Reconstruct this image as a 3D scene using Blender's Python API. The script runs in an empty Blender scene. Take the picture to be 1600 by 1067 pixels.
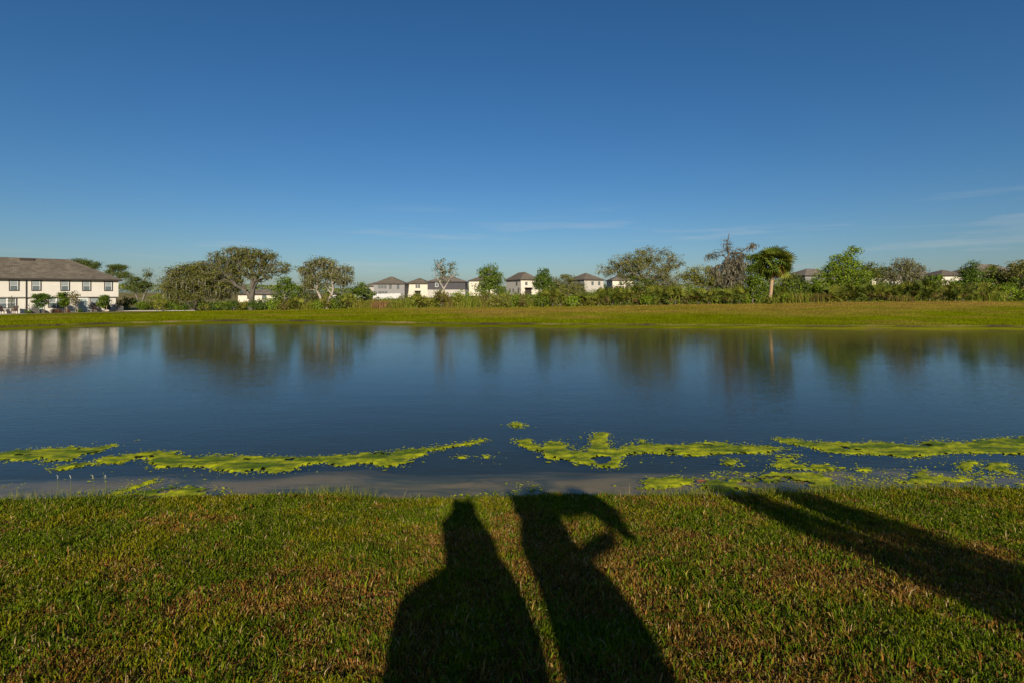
import bpy, math, random
import numpy as np
from mathutils import Vector, Matrix

R = math.radians
S = bpy.context.scene
COL = S.collection
rng = np.random.default_rng(7)
random.seed(7)

# ------------------------------------------------------------------ camera, sky, sun, exposure
EYE = 3.3                      # lens height above the pond's water (z = 0)
F = 800.0                      # focal length in photograph pixels (1600 wide)
HZ = 458.0                     # row of the horizon in the photograph
cam_data = bpy.data.cameras.new('camera')
cam = bpy.data.objects.new('camera', cam_data)
COL.objects.link(cam)
cam.location = (0, 0, EYE)
cam.rotation_euler = (R(90), 0, 0)
cam_data.sensor_width = 36
cam_data.lens = 18
cam_data.shift_y = -(533.5 - HZ) / 1600
cam_data.clip_start = 0.05
cam_data.clip_end = 9000
S.camera = cam

SUN_EL = 21.5
SUN_AZ = 174.0                 # degrees clockwise from +Y: behind the lens, a little to its right
sd = Vector((math.sin(R(SUN_AZ)) * math.cos(R(SUN_EL)), math.cos(R(SUN_AZ)) * math.cos(R(SUN_EL)), math.sin(R(SUN_EL))))
sun_data = bpy.data.lights.new('sun', 'SUN')
sun_data.energy = 5.0
sun_data.angle = R(0.7)
sun_data.color = (1.0, 0.89, 0.71)
sun = bpy.data.objects.new('sun', sun_data)
COL.objects.link(sun)
sun.rotation_euler = sd.to_track_quat('Z', 'Y').to_euler()
sun.location = (0, -30, 40)

world = bpy.data.worlds.new('World')
S.world = world
world.use_nodes = True
wt = world.node_tree
wt.nodes.clear()
def wn(t, **k):
    n = wt.nodes.new(t)
    for a, b in k.items(): setattr(n, a, b)
    return n
sky = wn('ShaderNodeTexSky', sky_type='NISHITA', sun_disc=False)
sky.sun_elevation = R(SUN_EL)
sky.sun_rotation = R(SUN_AZ)
sky.altitude = 10
sky.air_density = 1.0
sky.dust_density = 0.75
sky.ozone_density = 5.5
bg = wn('ShaderNodeBackground')
bg.inputs['Strength'].default_value = 0.063
wo = wn('ShaderNodeOutputWorld')
# thin cirrus in a low band all the way round
tc = wn('ShaderNodeTexCoord')
sep = wn('ShaderNodeSeparateXYZ')
wt.links.new(tc.outputs['Generated'], sep.inputs[0])
mp = wn('ShaderNodeMapping')
mp.inputs['Location'].default_value = (0.0, 0.0, 0.0)
mp.inputs['Rotation'].default_value = (0, R(-5), 0)
mp.inputs['Scale'].default_value = (2.2, 2.2, 26)
wt.links.new(tc.outputs['Generated'], mp.inputs[0])
cn = wn('ShaderNodeTexNoise')
cn.inputs['Scale'].default_value = 1.7
cn.inputs['Detail'].default_value = 7
cn.inputs['Roughness'].default_value = 0.55
cn.inputs['Distortion'].default_value = 0.3
wt.links.new(mp.outputs[0], cn.inputs['Vector'])
cr = wn('ShaderNodeValToRGB')
cr.color_ramp.elements[0].position = 0.55
cr.color_ramp.elements[0].color = (0, 0, 0, 1)
cr.color_ramp.elements[1].position = 0.80
cr.color_ramp.elements[1].color = (1, 1, 1, 1)
wt.links.new(cn.outputs['Fac'], cr.inputs[0])
band = wn('ShaderNodeValToRGB')
be = band.color_ramp.elements
be[0].position = 0.02; be[0].color = (0, 0, 0, 1)
be[1].position = 0.06; be[1].color = (1, 1, 1, 1)
e = be.new(0.12); e.color = (1, 1, 1, 1)
e = be.new(0.17); e.color = (0, 0, 0, 1)
wt.links.new(sep.outputs['Z'], band.inputs[0])
mu = wn('ShaderNodeMath', operation='MULTIPLY')
wt.links.new(cr.outputs[0], mu.inputs[0]); wt.links.new(band.outputs[0], mu.inputs[1])
mu2 = wn('ShaderNodeMath', operation='MULTIPLY')
mu2.inputs[1].default_value = 0.34
wt.links.new(mu.outputs[0], mu2.inputs[0])
mixc = wn('ShaderNodeMix', data_type='RGBA')
mixc.inputs[7].default_value = (7.5, 7.3, 7.0, 1)
wt.links.new(mu2.outputs[0], mixc.inputs[0])
hs = wn('ShaderNodeHueSaturation')
hs.inputs['Saturation'].default_value = 1.15
wt.links.new(sky.outputs[0], hs.inputs['Color'])
wt.links.new(hs.outputs[0], mixc.inputs[6])
wt.links.new(mixc.outputs[2], bg.inputs['Color'])
wt.links.new(bg.outputs[0], wo.inputs[0])

S.view_settings.view_transform = 'Standard'
S.view_settings.look = 'None'
S.view_settings.exposure = 0.35
S.view_settings.gamma = 1
S.view_settings.use_curve_mapping = False
S.render.engine = 'CYCLES'
S.cycles.max_bounces = 6
S.cycles.diffuse_bounces = 2
S.cycles.glossy_bounces = 3
S.cycles.transmission_bounces = 3
S.cycles.transparent_max_bounces = 8
S.cycles.volume_bounces = 0
S.cycles.caustics_reflective = False
S.cycles.caustics_refractive = False

# ------------------------------------------------------------------ small helpers
def X_of(px, Y): return (px - 800.0) / F * Y
def Z_of(py, Y): return EYE + (HZ - py) / F * Y
def on_water(px, py):
    Y = EYE * F / (py - HZ)
    return X_of(px, Y), Y

def smooth(a, b, x):
    t = np.clip((np.asarray(x, float) - a) / (b - a), 0, 1)
    return t * t * (3 - 2 * t)

_perm = np.random.default_rng(3).random(65536)
def vnoise(x, y, seed=0):
    x = np.asarray(x, float) + seed * 17.31; y = np.asarray(y, float) + seed * 9.77
    xi = np.floor(x).astype(np.int64); yi = np.floor(y).astype(np.int64)
    fx = x - xi; fy = y - yi
    fx = fx * fx * (3 - 2 * fx); fy = fy * fy * (3 - 2 * fy)
    def hsh(i, j): return _perm[(i * 73856093 ^ j * 19349663) & 65535]
    a = hsh(xi, yi); b = hsh(xi + 1, yi); c = hsh(xi, yi + 1); d = hsh(xi + 1, yi + 1)
    return (a * (1 - fx) + b * fx) * (1 - fy) + (c * (1 - fx) + d * fx) * fy
def fbm(x, y, o=4, seed=0):
    s = 0; w = 0; a = 1.0
    for k in range(o):
        s = s + a * vnoise(np.asarray(x) * 2 ** k, np.asarray(y) * 2 ** k, seed + k); w += a; a *= 0.55
    return s / w

def tag(o, label=None, cat=None, group=None, kind=None):
    if label: o['label'] = label
    if cat: o['category'] = cat
    if group: o['group'] = group
    if kind: o['kind'] = kind
    return o
def empty(name, loc, rz=0.0):
    o = bpy.data.objects.new(name, None); COL.objects.link(o)
    o.location = loc; o.rotation_euler = (0, 0, rz); o.empty_display_size = 0.3
    return o
def link(name, me, mat=None, parent=None):
    o = bpy.data.objects.new(name, me); COL.objects.link(o)
    if mat is not None and not me.materials: me.materials.append(mat)
    if parent is not None: o.parent = parent
    return o
def np_mesh(name, verts, faces, col=None, smooth_sh=False):
    """verts (n,3); faces (m,k) with one k; col (n,3) point colours"""
    me = bpy.data.meshes.new(name)
    verts = np.ascontiguousarray(verts, np.float32); faces = np.ascontiguousarray(faces, np.int32)
    n, (m, k) = len(verts), faces.shape
    me.vertices.add(n); me.vertices.foreach_set('co', verts.ravel())
    me.loops.add(m * k); me.loops.foreach_set('vertex_index', faces.ravel())
    me.polygons.add(m); me.polygons.foreach_set('loop_start', np.arange(m, dtype=np.int32) * k)
    if smooth_sh: me.polygons.foreach_set('use_smooth', np.ones(m, bool))
    me.update(calc_edges=True)
    if col is not None:
        a = me.color_attributes.new('Col', 'FLOAT_COLOR', 'POINT')
        c = np.ones((n, 4), np.float32); c[:, :3] = col
        a.data.foreach_set('color', c.ravel())
    return me

class MB:
    def __init__(s): s.v = []; s.f = []
    def box(s, x0, x1, y0, y1, z0, z1, M=None):
        p = [(x, y, z) for z in (z0, z1) for y in (y0, y1) for x in (x0, x1)]
        if M is not None: p = [tuple(M @ Vector(q)) for q in p]
        b = len(s.v); s.v += p
        for q in ((0, 2, 3, 1), (4, 5, 7, 6), (0, 1, 5, 4), (2, 6, 7, 3), (0, 4, 6, 2), (1, 3, 7, 5)):
            s.f.append(tuple(b + i for i in q))
        return s
    def poly(s, pts, faces):
        b = len(s.v); s.v += [tuple(p) for p in pts]
        s.f += [tuple(b + i for i in q) for q in faces]
        return s
    def tube(s, pts, rad, n=6):
        pts = [Vector(p) for p in pts]
        if not isinstance(rad, (list, tuple)): rad = [rad] * len(pts)
        b = len(s.v)
        for i, p in enumerate(pts):
            d = (pts[min(i + 1, len(pts) - 1)] - pts[max(i - 1, 0)]).normalized()
            u = d.orthogonal().normalized() if abs(d.z) > .9 else d.cross(Vector((0, 0, 1))).normalized()
            w = d.cross(u)
            for k in range(n):
                a = 2 * math.pi * k / n
                s.v.append(tuple(p + (u * math.cos(a) + w * math.sin(a)) * rad[i]))
        for i in range(len(pts) - 1):
            for k in range(n):
                k2 = (k + 1) % n
                s.f.append((b + i * n + k, b + i * n + k2, b + (i + 1) * n + k2, b + (i + 1) * n + k))
        s.f.append(tuple(b + k for k in range(n))[::-1])
        s.f.append(tuple(b + (len(pts) - 1) * n + k for k in range(n)))
        return s
    def build(s, name, mat, parent=None, smooth_sh=False):
        me = bpy.data.meshes.new(name); me.from_pydata(s.v, [], s.f); me.update()
        if smooth_sh:
            me.polygons.foreach_set('use_smooth', np.ones(len(me.polygons), bool))
        return link(name, me, mat, parent)

# ------------------------------------------------------------------ materials
def new_mat(name):
    m = bpy.data.materials.new(name); m.use_nodes = True
    t = m.node_tree; t.nodes.clear()
    out = t.nodes.new('ShaderNodeOutputMaterial')
    return m, t, out
def node(t, typ, **k):
    n = t.nodes.new(typ)
    for a, b in k.items(): setattr(n, a, b)
    return n
def noise(t, scale, detail=4, rough=0.55, vec=None, dist=0.0):
    n = node(t, 'ShaderNodeTexNoise')
    n.inputs['Scale'].default_value = scale; n.inputs['Detail'].default_value = detail
    n.inputs['Roughness'].default_value = rough; n.inputs['Distortion'].default_value = dist
    if vec is not None: t.links.new(vec, n.inputs['Vector'])
    return n
def ramp(t, fac, stops):
    r = node(t, 'ShaderNodeValToRGB'); el = r.color_ramp.elements
    while len(el) < len(stops): el.new(0.5)
    for e_, (p, c) in zip(el, stops):
        e_.position = p; e_.color = (*c, 1) if len(c) == 3 else c
    t.links.new(fac, r.inputs[0])
    return r
def g(v): return (v, v, v)
def mixrgb(t, fac, a, b, typ='MIX'):
    m = node(t, 'ShaderNodeMix', data_type='RGBA', blend_type=typ)
    for v, s in ((fac, 0), (a, 6), (b, 7)):
        if isinstance(v, (int, float)): m.inputs[s].default_value = v
        elif isinstance(v, tuple): m.inputs[s].default_value = (*v, 1)
        else: t.links.new(v, m.inputs[s])
    return m.outputs[2]

def plain(name, col, rough=0.7, var=0.12, nscale=3.0, bump=0.0, bscale=30, spec=0.3, metal=0.0):
    m, t, out = new_mat(name)
    tcn = node(t, 'ShaderNodeTexCoord')
    n = noise(t, nscale, 6, 0.6, tcn.outputs['Object'])
    lo = tuple(c * (1 - var) for c in col); hi = tuple(min(1, c * (1 + var)) for c in col)
    r = ramp(t, n.outputs['Fac'], [(0.3, lo), (0.7, hi)])
    p = node(t, 'ShaderNodeBsdfPrincipled')
    t.links.new(r.outputs[0], p.inputs['Base Color'])
    p.inputs['Roughness'].default_value = rough; p.inputs['Metallic'].default_value = metal
    p.inputs['Specular IOR Level'].default_value = spec
    if bump:
        n2 = noise(t, bscale, 4, 0.6, tcn.outputs['Object'])
        b = node(t, 'ShaderNodeBump'); b.inputs['Strength'].default_value = bump; b.inputs['Distance'].default_value = 0.02
        t.links.new(n2.outputs['Fac'], b.inputs['Height']); t.links.new(b.outputs[0], p.inputs['Normal'])
    t.links.new(p.outputs[0], out.inputs[0])
    return m

def leafy(name, trans=0.25, rough=0.6, spec=0.08, nvar=0.25):
    """vertex-coloured foliage with a little light coming through"""
    m, t, out = new_mat(name)
    a = node(t, 'ShaderNodeAttribute', attribute_name='Col')
    tcn = node(t, 'ShaderNodeTexCoord')
    n = noise(t, 5, 3, 0.6, tcn.outputs['Object'])
    r = ramp(t, n.outputs['Fac'], [(0.3, g(1 - nvar)), (0.7, g(1 + nvar))])
    c = mixrgb(t, 1.0, a.outputs['Color'], r.outputs[0], 'MULTIPLY')
    p = node(t, 'ShaderNodeBsdfPrincipled')
    p.inputs['Roughness'].default_value = rough; p.inputs['Specular IOR Level'].default_value = spec
    t.links.new(c, p.inputs['Base Color'])
    tr = node(t, 'ShaderNodeBsdfTranslucent'); t.links.new(c, tr.inputs['Color'])
    mx = node(t, 'ShaderNodeMixShader'); mx.inputs[0].default_value = trans
    t.links.new(p.outputs[0], mx.inputs[1]); t.links.new(tr.outputs[0], mx.inputs[2])
    t.links.new(mx.outputs[0], out.inputs[0])
    return m

M_leaf = leafy('foliage')
M_moss = leafy('spanish_moss', 0.15, 0.9, 0.05)
M_blade = leafy('grass_blades', 0.30, 0.7, 0.02, 0.1)
M_algae = leafy('algae', 0.1, 0.7, 0.25, 0.25)

def bark(name, col):
    m, t, out = new_mat(name)
    tcn = node(t, 'ShaderNodeTexCoord')
    mpn = node(t, 'ShaderNodeMapping'); mpn.inputs['Scale'].default_value = (6, 6, 1.2)
    t.links.new(tcn.outputs['Object'], mpn.inputs[0])
    n = noise(t, 2.0, 6, 0.65, mpn.outputs[0])
    r = ramp(t, n.outputs['Fac'], [(0.3, tuple(c * 0.55 for c in col)), (0.7, tuple(c * 1.3 for c in col))])
    p = node(t, 'ShaderNodeBsdfPrincipled'); p.inputs['Roughness'].default_value = 0.9
    p.inputs['Specular IOR Level'].default_value = 0.1
    t.links.new(r.outputs[0], p.inputs['Base Color'])
    b = node(t, 'ShaderNodeBump'); b.inputs['Strength'].default_value = 0.6; b.inputs['Distance'].default_value = 0.05
    t.links.new(n.outputs['Fac'], b.inputs['Height']); t.links.new(b.outputs[0], p.inputs['Normal'])
    t.links.new(p.outputs[0], out.inputs[0])
    return m
M_bark_dark = bark('bark_dark', (0.085, 0.07, 0.055))
M_bark_grey = bark('bark_grey', (0.17, 0.15, 0.125))
M_bark_mid = bark('bark_mid', (0.115, 0.10, 0.08))
M_bark_pale = bark('bark_pale', (0.34, 0.30, 0.25))
M_bark_tan = bark('bark_palm', (0.36, 0.25, 0.15))

def ground_mat(name, stops_big, stops_small, fine=40.0, bump=0.5, sx=1.0):
    m, t, out = new_mat(name)
    geo = node(t, 'ShaderNodeNewGeometry')
    mpn = node(t, 'ShaderNodeMapping'); mpn.inputs['Scale'].default_value = (sx, 1, 1)
    t.links.new(geo.outputs['Position'], mpn.inputs[0])
    n1 = noise(t, 0.32, 7, 0.65, mpn.outputs[0], 0.4)
    n2 = noise(t, fine, 5, 0.7, geo.outputs['Position'])
    a = ramp(t, n1.outputs['Fac'], stops_big)
    b = ramp(t, n2.outputs['Fac'], stops_small)
    c = mixrgb(t, 1.0, a.outputs[0], b.outputs[0], 'MULTIPLY')
    p = node(t, 'ShaderNodeBsdfPrincipled'); p.inputs['Roughness'].default_value = 0.95
    p.inputs['Specular IOR Level'].default_value = 0.05
    t.links.new(c, p.inputs['Base Color'])
    bm = node(t, 'ShaderNodeBump'); bm.inputs['Strength'].default_value = bump; bm.inputs['Distance'].default_value = 0.06
    t.links.new(n2.outputs['Fac'], bm.inputs['Height']); t.links.new(bm.outputs[0], p.inputs['Normal'])
    t.links.new(p.outputs[0], out.inputs[0])
    return m
M_near_soil = ground_mat('near_turf_thatch', [(0.3, (0.045, 0.05, 0.012)), (0.7, (0.085, 0.055, 0.022))],
                         [(0.3, g(0.45)), (0.7, g(1.3))], 55.0)
def turf_mat(name, lime):
    m, t, out = new_mat(name)
    geo = node(t, 'ShaderNodeNewGeometry')
    a = node(t, 'ShaderNodeAttribute', attribute_name='Col')
    n2 = noise(t, 3.5, 5, 0.7, geo.outputs['Position'])
    b = ramp(t, n2.outputs['Fac'], [(0.3, g(0.75)), (0.7, g(1.25))])
    c = a.outputs['Color']
    if lime:                                   # drifts of stranded algae, more of it towards the right
        sx_ = node(t, 'ShaderNodeSeparateXYZ'); t.links.new(geo.outputs['Position'], sx_.inputs[0])
        mpn = node(t, 'ShaderNodeMapping'); mpn.inputs['Scale'].default_value = (0.25, 1.3, 1); t.links.new(geo.outputs['Position'], mpn.inputs[0])
        n1 = noise(t, 0.9, 5, 0.6, mpn.outputs[0], 0.5)
        mr = node(t, 'ShaderNodeMapRange'); t.links.new(sx_.outputs['X'], mr.inputs[0])
        mr.inputs[1].default_value = -15; mr.inputs[2].default_value = 35; mr.inputs[3].default_value = -0.16; mr.inputs[4].default_value = 0.14
        ad = node(t, 'ShaderNodeMath', operation='ADD'); t.links.new(n1.outputs['Fac'], ad.inputs[0]); t.links.new(mr.outputs[0], ad.inputs[1])
        f_ = ramp(t, ad.outputs[0], [(0.50, g(0)), (0.68, g(0.8))])
        c = mixrgb(t, f_.outputs[0], c, (0.22, 0.22, 0.010))
        f2 = ramp(t, n1.outputs['Fac'], [(0.30, g(0.8)), (0.40, g(0))])
        c = mixrgb(t, f2.outputs[0], c, (0.20, 0.15, 0.07))
    c = mixrgb(t, 1.0, c, b.outputs[0], 'MULTIPLY')
    p = node(t, 'ShaderNodeBsdfPrincipled'); p.inputs['Roughness'].default_value = 0.95; p.inputs['Specular IOR Level'].default_value = 0.0
    t.links.new(c, p.inputs['Base Color'])
    bm = node(t, 'ShaderNodeBump'); bm.inputs['Strength'].default_value = 0.5; bm.inputs['Distance'].default_value = 0.06
    t.links.new(n2.outputs['Fac'], bm.inputs['Height']); t.links.new(bm.outputs[0], p.inputs['Normal'])
    t.links.new(p.outputs[0], out.inputs[0])
    return m
M_far_grass = turf_mat('far_bank_turf', False)
M_field = ground_mat('field_turf', [(0.38, (0.12, 0.12, 0.025)), (0.6, (0.26, 0.20, 0.09))],
                     [(0.3, g(0.7)), (0.7, g(1.25))], 1.2, 0.3)

M_shelf = turf_mat('shore_shelf_algae', True)
M_ledge = ground_mat('soil_with_shade', [(0.40, (0.055, 0.04, 0.02)), (0.52, (0.10, 0.10, 0.01)), (0.68, (0.19, 0.14, 0.06))],
                     [(0.3, g(0.6)), (0.7, g(1.3))], 6.0, 0.5, 0.4)  # brown soil, darkened to stand for shade below the overhanging grass

def bed_mat():
    m, t, out = new_mat('pond_sand')
    geo = node(t, 'ShaderNodeNewGeometry')
    mpn = node(t, 'ShaderNodeMapping'); mpn.inputs['Scale'].default_value = (0.55, 1.3, 1)
    t.links.new(geo.outputs['Position'], mpn.inputs[0])
    n1 = noise(t, 1.1, 5, 0.6, mpn.outputs[0], 0.9)
    n2 = noise(t, 60, 3, 0.6, geo.outputs['Position'])
    sand = ramp(t, n2.outputs['Fac'], [(0.3, (0.22, 0.15, 0.04)), (0.7, (0.30, 0.21, 0.06))])
    f = ramp(t, n1.outputs['Fac'], [(0.42, g(0)), (0.60, g(0.9))])
    c = mixrgb(t, f.outputs[0], sand.outputs[0], (0.055, 0.065, 0.012))
    p = node(t, 'ShaderNodeBsdfPrincipled'); p.inputs['Roughness'].default_value = 0.8
    t.links.new(c, p.inputs['Base Color']); t.links.new(p.outputs[0], out.inputs[0])
    return m
M_bed = bed_mat()

def water_mat():
    m, t, out = new_mat('pond_water')
    geo = node(t, 'ShaderNodeNewGeometry')
    mp1 = node(t, 'ShaderNodeMapping'); mp1.inputs['Rotation'].default_value = (0, 0, R(-24)); mp1.inputs['Scale'].default_value = (1.1, 4.2, 1)
    t.links.new(geo.outputs['Position'], mp1.inputs[0])
    n1 = noise(t, 2.3, 3, 0.5, mp1.outputs[0], 0.3)
    mp2 = node(t, 'ShaderNodeMapping'); mp2.inputs['Rotation'].default_value = (0, 0, R(12)); mp2.inputs['Scale'].default_value = (0.5, 1.2, 1)
    t.links.new(geo.outputs['Position'], mp2.inputs[0])
    n2 = noise(t, 0.9, 3, 0.5, mp2.outputs[0])
    n3 = noise(t, 0.055, 3, 0.6, geo.outputs['Position'])        # calm and ruffled patches
    amp = ramp(t, n3.outputs['Fac'], [(0.35, g(0.35)), (0.65, g(1.0))])
    mu_ = node(t, 'ShaderNodeMath', operation='MULTIPLY'); t.links.new(n1.outputs['Fac'], mu_.inputs[0]); t.links.new(amp.outputs[0], mu_.inputs[1])
    ma = node(t, 'ShaderNodeMath', operation='MULTIPLY_ADD'); t.links.new(n2.outputs['Fac'], ma.inputs[0]); ma.inputs[1].default_value = 0.9
    t.links.new(mu_.outputs[0], ma.inputs[2])
    b = node(t, 'ShaderNodeBump'); b.inputs['Strength'].default_value = 1.0; b.inputs['Distance'].default_value = 0.0075
    t.links.new(ma.outputs[0], b.inputs['Height'])
    # reflectance of a water surface (Schlick), the same from above and below
    dt = node(t, 'ShaderNodeVectorMath', operation='DOT_PRODUCT'); t.links.new(geo.outputs['Incoming'], dt.inputs[0]); t.links.new(b.outputs[0], dt.inputs[1])
    ab = node(t, 'ShaderNodeMath', operation='ABSOLUTE'); t.links.new(dt.outputs['Value'], ab.inputs[0])
    om = node(t, 'ShaderNodeMath', operation='SUBTRACT', use_clamp=True); om.inputs[0].default_value = 1.0; t.links.new(ab.outputs[0], om.inputs[1])
    pw = node(t, 'ShaderNodeMath', operation='POWER'); t.links.new(om.outputs[0], pw.inputs[0]); pw.inputs[1].default_value = 5.0
    fr = node(t, 'ShaderNodeMath', operation='MULTIPLY_ADD', use_clamp=True); t.links.new(pw.outputs[0], fr.inputs[0]); fr.inputs[1].default_value = 0.98; fr.inputs[2].default_value = 0.02
    tr = node(t, 'ShaderNodeBsdfTransparent')
    gl = node(t, 'ShaderNodeBsdfGlossy'); gl.inputs['Roughness'].default_value = 0.03
    t.links.new(b.outputs[0], gl.inputs['Normal'])
    mx = node(t, 'ShaderNodeMixShader')
    t.links.new(fr.outputs[0], mx.inputs[0]); t.links.new(tr.outputs[0], mx.inputs[1]); t.links.new(gl.outputs[0], mx.inputs[2])
    t.links.new(mx.outputs[0], out.inputs['Surface'])
    va = node(t, 'ShaderNodeVolumeAbsorption'); va.inputs['Color'].default_value = (0.36, 0.42, 0.14, 1); va.inputs['Density'].default_value = 1.0
    vs = node(t, 'ShaderNodeVolumeScatter'); vs.inputs['Color'].default_value = (0.75, 0.85, 0.62, 1); vs.inputs['Density'].default_value = 0.07   # silt
    av = node(t, 'ShaderNodeAddShader'); t.links.new(va.outputs[0], av.inputs[0]); t.links.new(vs.outputs[0], av.inputs[1])
    t.links.new(av.outputs[0], out.inputs['Volume'])
    return m
M_water = water_mat()

def shingle(name, col):
    m, t, out = new_mat(name)
    tcn = node(t, 'ShaderNodeTexCoord')
    br = node(t, 'ShaderNodeTexBrick')
    br.inputs['Scale'].default_value = 1.0; br.inputs['Brick Width'].default_value = 0.5; br.inputs['Row Height'].default_value = 0.16
    br.inputs['Mortar Size'].default_value = 0.012
    br.inputs['Color1'].default_value = (*[c * 0.8 for c in col], 1); br.inputs['Color2'].default_value = (*[c * 1.2 for c in col], 1)
    br.inputs['Mortar'].default_value = (*[c * 0.5 for c in col], 1)
    mpn = node(t, 'ShaderNodeMapping'); mpn.inputs['Rotation'].default_value = (R(90), 0, 0)
    t.links.new(tcn.outputs['Object'], mpn.inputs[0]); t.links.new(mpn.outputs[0], br.inputs['Vector'])
    n = noise(t, 0.6, 6, 0.6, tcn.outputs['Object'])
    r = ramp(t, n.outputs['Fac'], [(0.3, g(0.8)), (0.7, g(1.2))])
    c = mixrgb(t, 1.0, br.outputs['Color'], r.outputs[0], 'MULTIPLY')
    p = node(t, 'ShaderNodeBsdfPrincipled'); p.inputs['Roughness'].default_value = 0.95; p.inputs['Specular IOR Level'].default_value = 0.1
    t.links.new(c, p.inputs['Base Color']); t.links.new(p.outputs[0], out.inputs[0])
    return m
M_roof = shingle('roof_shingle_brown', (0.138, 0.117, 0.09))
M_roof_grey = shingle('roof_shingle_grey', (0.17, 0.145, 0.12))
M_cream = plain('stucco_cream', (0.55, 0.515, 0.455), 0.85, 0.05, 0.8, 0.15, 40)
M_cream2 = plain('stucco_pale_cream', (0.56, 0.51, 0.42), 0.85, 0.05, 0.8)
M_grey = plain('siding_grey', (0.21, 0.205, 0.20), 0.8, 0.06, 0.8)
M_lightgrey = plain('siding_light_grey', (0.40, 0.375, 0.33), 0.8, 0.06, 0.8)
M_slate = plain('siding_dark_slate', (0.06, 0.056, 0.062), 0.8, 0.06, 0.8)
M_white = plain('white_paint', (0.72, 0.71, 0.69), 0.5, 0.04)
M_darktrim = plain('dark_brown_trim', (0.035, 0.027, 0.022), 0.6, 0.1)
M_glass = plain('window_glass', (0.10, 0.125, 0.13), 0.08, 0.1, 2.0, spec=0.6)
M_blind = plain('window_blind', (0.22, 0.25, 0.245), 0.6, 0.1)
M_door = plain('pale_green_door', (0.32, 0.40, 0.36), 0.3, 0.08, spec=0.5)
M_concrete = plain('pale_concrete', (0.42, 0.39, 0.35), 0.9, 0.1, 1.0)
M_metal = plain('grey_metal', (0.16, 0.16, 0.155), 0.5, 0.1, metal=0.3)
M_darkfabric = plain('dark_fabric', (0.05, 0.032, 0.028), 0.8, 0.15)
M_wood = plain('grey_stake_wood', (0.30, 0.22, 0.14), 0.9, 0.15)

# ------------------------------------------------------------------ the shape of the land
FX = [-400, -120, -75, -55, -45.5, -42.8, -39.2, -34.4, -28.1, -20.4, -13, 0, 12, 28.9, 45.5, 90, 400]
FY = [26, 27, 31, 39, 45.5, 48.9, 52.3, 55, 56.2, 54.4, 51.8, 49.3, 48, 46.3, 45.5, 43, 42]
CX = [-400, -70, -55, -37, -18, 0, 17, 33.5, 41, 66, 400]
CY = [60, 70, 76, 74, 72, 70, 68, 67, 66, 66, 66]
CZ = [0.4, 0.41, 0.55, 0.71, 1.1, 1.25, 1.6, 1.85, 2.1, 2.23, 2.3]
GX = [-400, -70, -40, 0, 40, 400]
GZ = [0.5, 0.6, 1.3, 2.7, 2.9, 2.9]
def near_shore(x):
    x = np.asarray(x, float)
    return 8.12 + 0.028 * x + 0.28 * (vnoise(x * 0.45, 0, 5) - 0.5) + 0.17 * (vnoise(x * 1.7, 0, 6) - 0.5)
def far_shore(x):
    x = np.asarray(x, float)
    k = np.array([-3.0, -1.5, 0, 1.5, 3.0])
    return np.mean([np.interp(x + d, FX, FY) for d in k], axis=0) + 0.5 * (vnoise(x * 0.25, 0, 8) - 0.5) + 0.5 * (vnoise(x * 0.9, 0, 9) - 0.5) + 0.3 * (vnoise(x * 2.6, 0, 10) - 0.5)
def height(x, y):
    x = np.asarray(x, float); y = np.asarray(y, float)
    yn = near_shore(x); yf = far_shore(x)
    s = y - yn
    s = s + np.where(s > 0.3, 0.7 * (fbm(x * 0.55, y * 0.9, 3, 41) - 0.5) * smooth(0.3, 1.6, s), 0)
    near = np.interp(s, [-400, -60, -20, -8.3, -4, -0.10, 0.03, 0.30, 1.1, 1.65, 2.3, 3.6, 9, 400],
                     [3.0, 2.6, 2.1, 1.30, 0.63, 0.085, 0.05, -0.004, -0.065, -0.17, -0.38, -0.9, -2.0, -2.0])
    near = near + np.where(s < 0, 1, 0) * smooth(0, 0.8, -s) * 0.07 * (fbm(x * 0.8, y * 0.8, 3, 2) - 0.5)
    b = y - yf
    yc = np.interp(x, CX, CY); zc = np.interp(x, CX, CZ); dc = np.maximum(yc - yf, 8)
    zf = np.interp(x, GX, GZ)
    far = np.interp(b, [-400, -14, -5, -1.5, 0, 1.7, 2.1, 2.25], [-2.2, -2.0, -0.8, -0.15, 0.0, 0.10, 0.12, 0.29])
    r = np.clip((b - 2.3) / (dc - 2.3), 0, 1)
    rise = (zc - 0.29) * (r * 0.65 + 0.35 * r * r * (3 - 2 * r))
    far = far + np.where(b > 2.3, rise, 0)
    far = far + np.where(b > 2.3, 1, 0) * 0.10 * (fbm(x * 0.15, y * 0.15, 3, 4) - 0.5) * smooth(2.3, 6, b)
    far = far + (zf - zc) * smooth(0, 70, b - dc)
    h = np.maximum(near, far)
    return h + np.maximum(np.abs(x) - 100, 0).clip(0, 35) * 0.08

def grade(a, b, n, p=1.0): return a + (b - a) * np.linspace(0, 1, n) ** p
xs = np.unique(np.concatenate([np.arange(-12, 12.01, 0.14), grade(12, 110, 110, 1.25), -grade(12, 110, 110, 1.25),
                               grade(110, 3500, 18, 2.5), -grade(110, 3500, 18, 2.5)]))
aa = np.concatenate([[-2500, -700, -200, -60, -40, -30, -25, -20, -17, -14, -12, -10], np.arange(-9, 2.0, 0.13), grade(2.0, 7, 16)])
bb = np.concatenate([grade(-16, -2, 14), np.arange(-1.8, 3.2, 0.13), grade(3.2, 34, 70, 1.1), [37, 41, 46, 52, 60, 70, 82, 95, 110, 130, 150, 180, 220, 280, 400, 650, 1200, 2300, 4200]])
YN = near_shore(xs); YF = far_shore(xs)
rows = [YN + a for a in aa] + [YF + b for b in bb]
GYY = np.array(rows); GXX = np.broadcast_to(xs, GYY.shape)
GZZ = height(GXX, GYY)
GV = np.stack([GXX, GYY, GZZ], -1)
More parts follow.
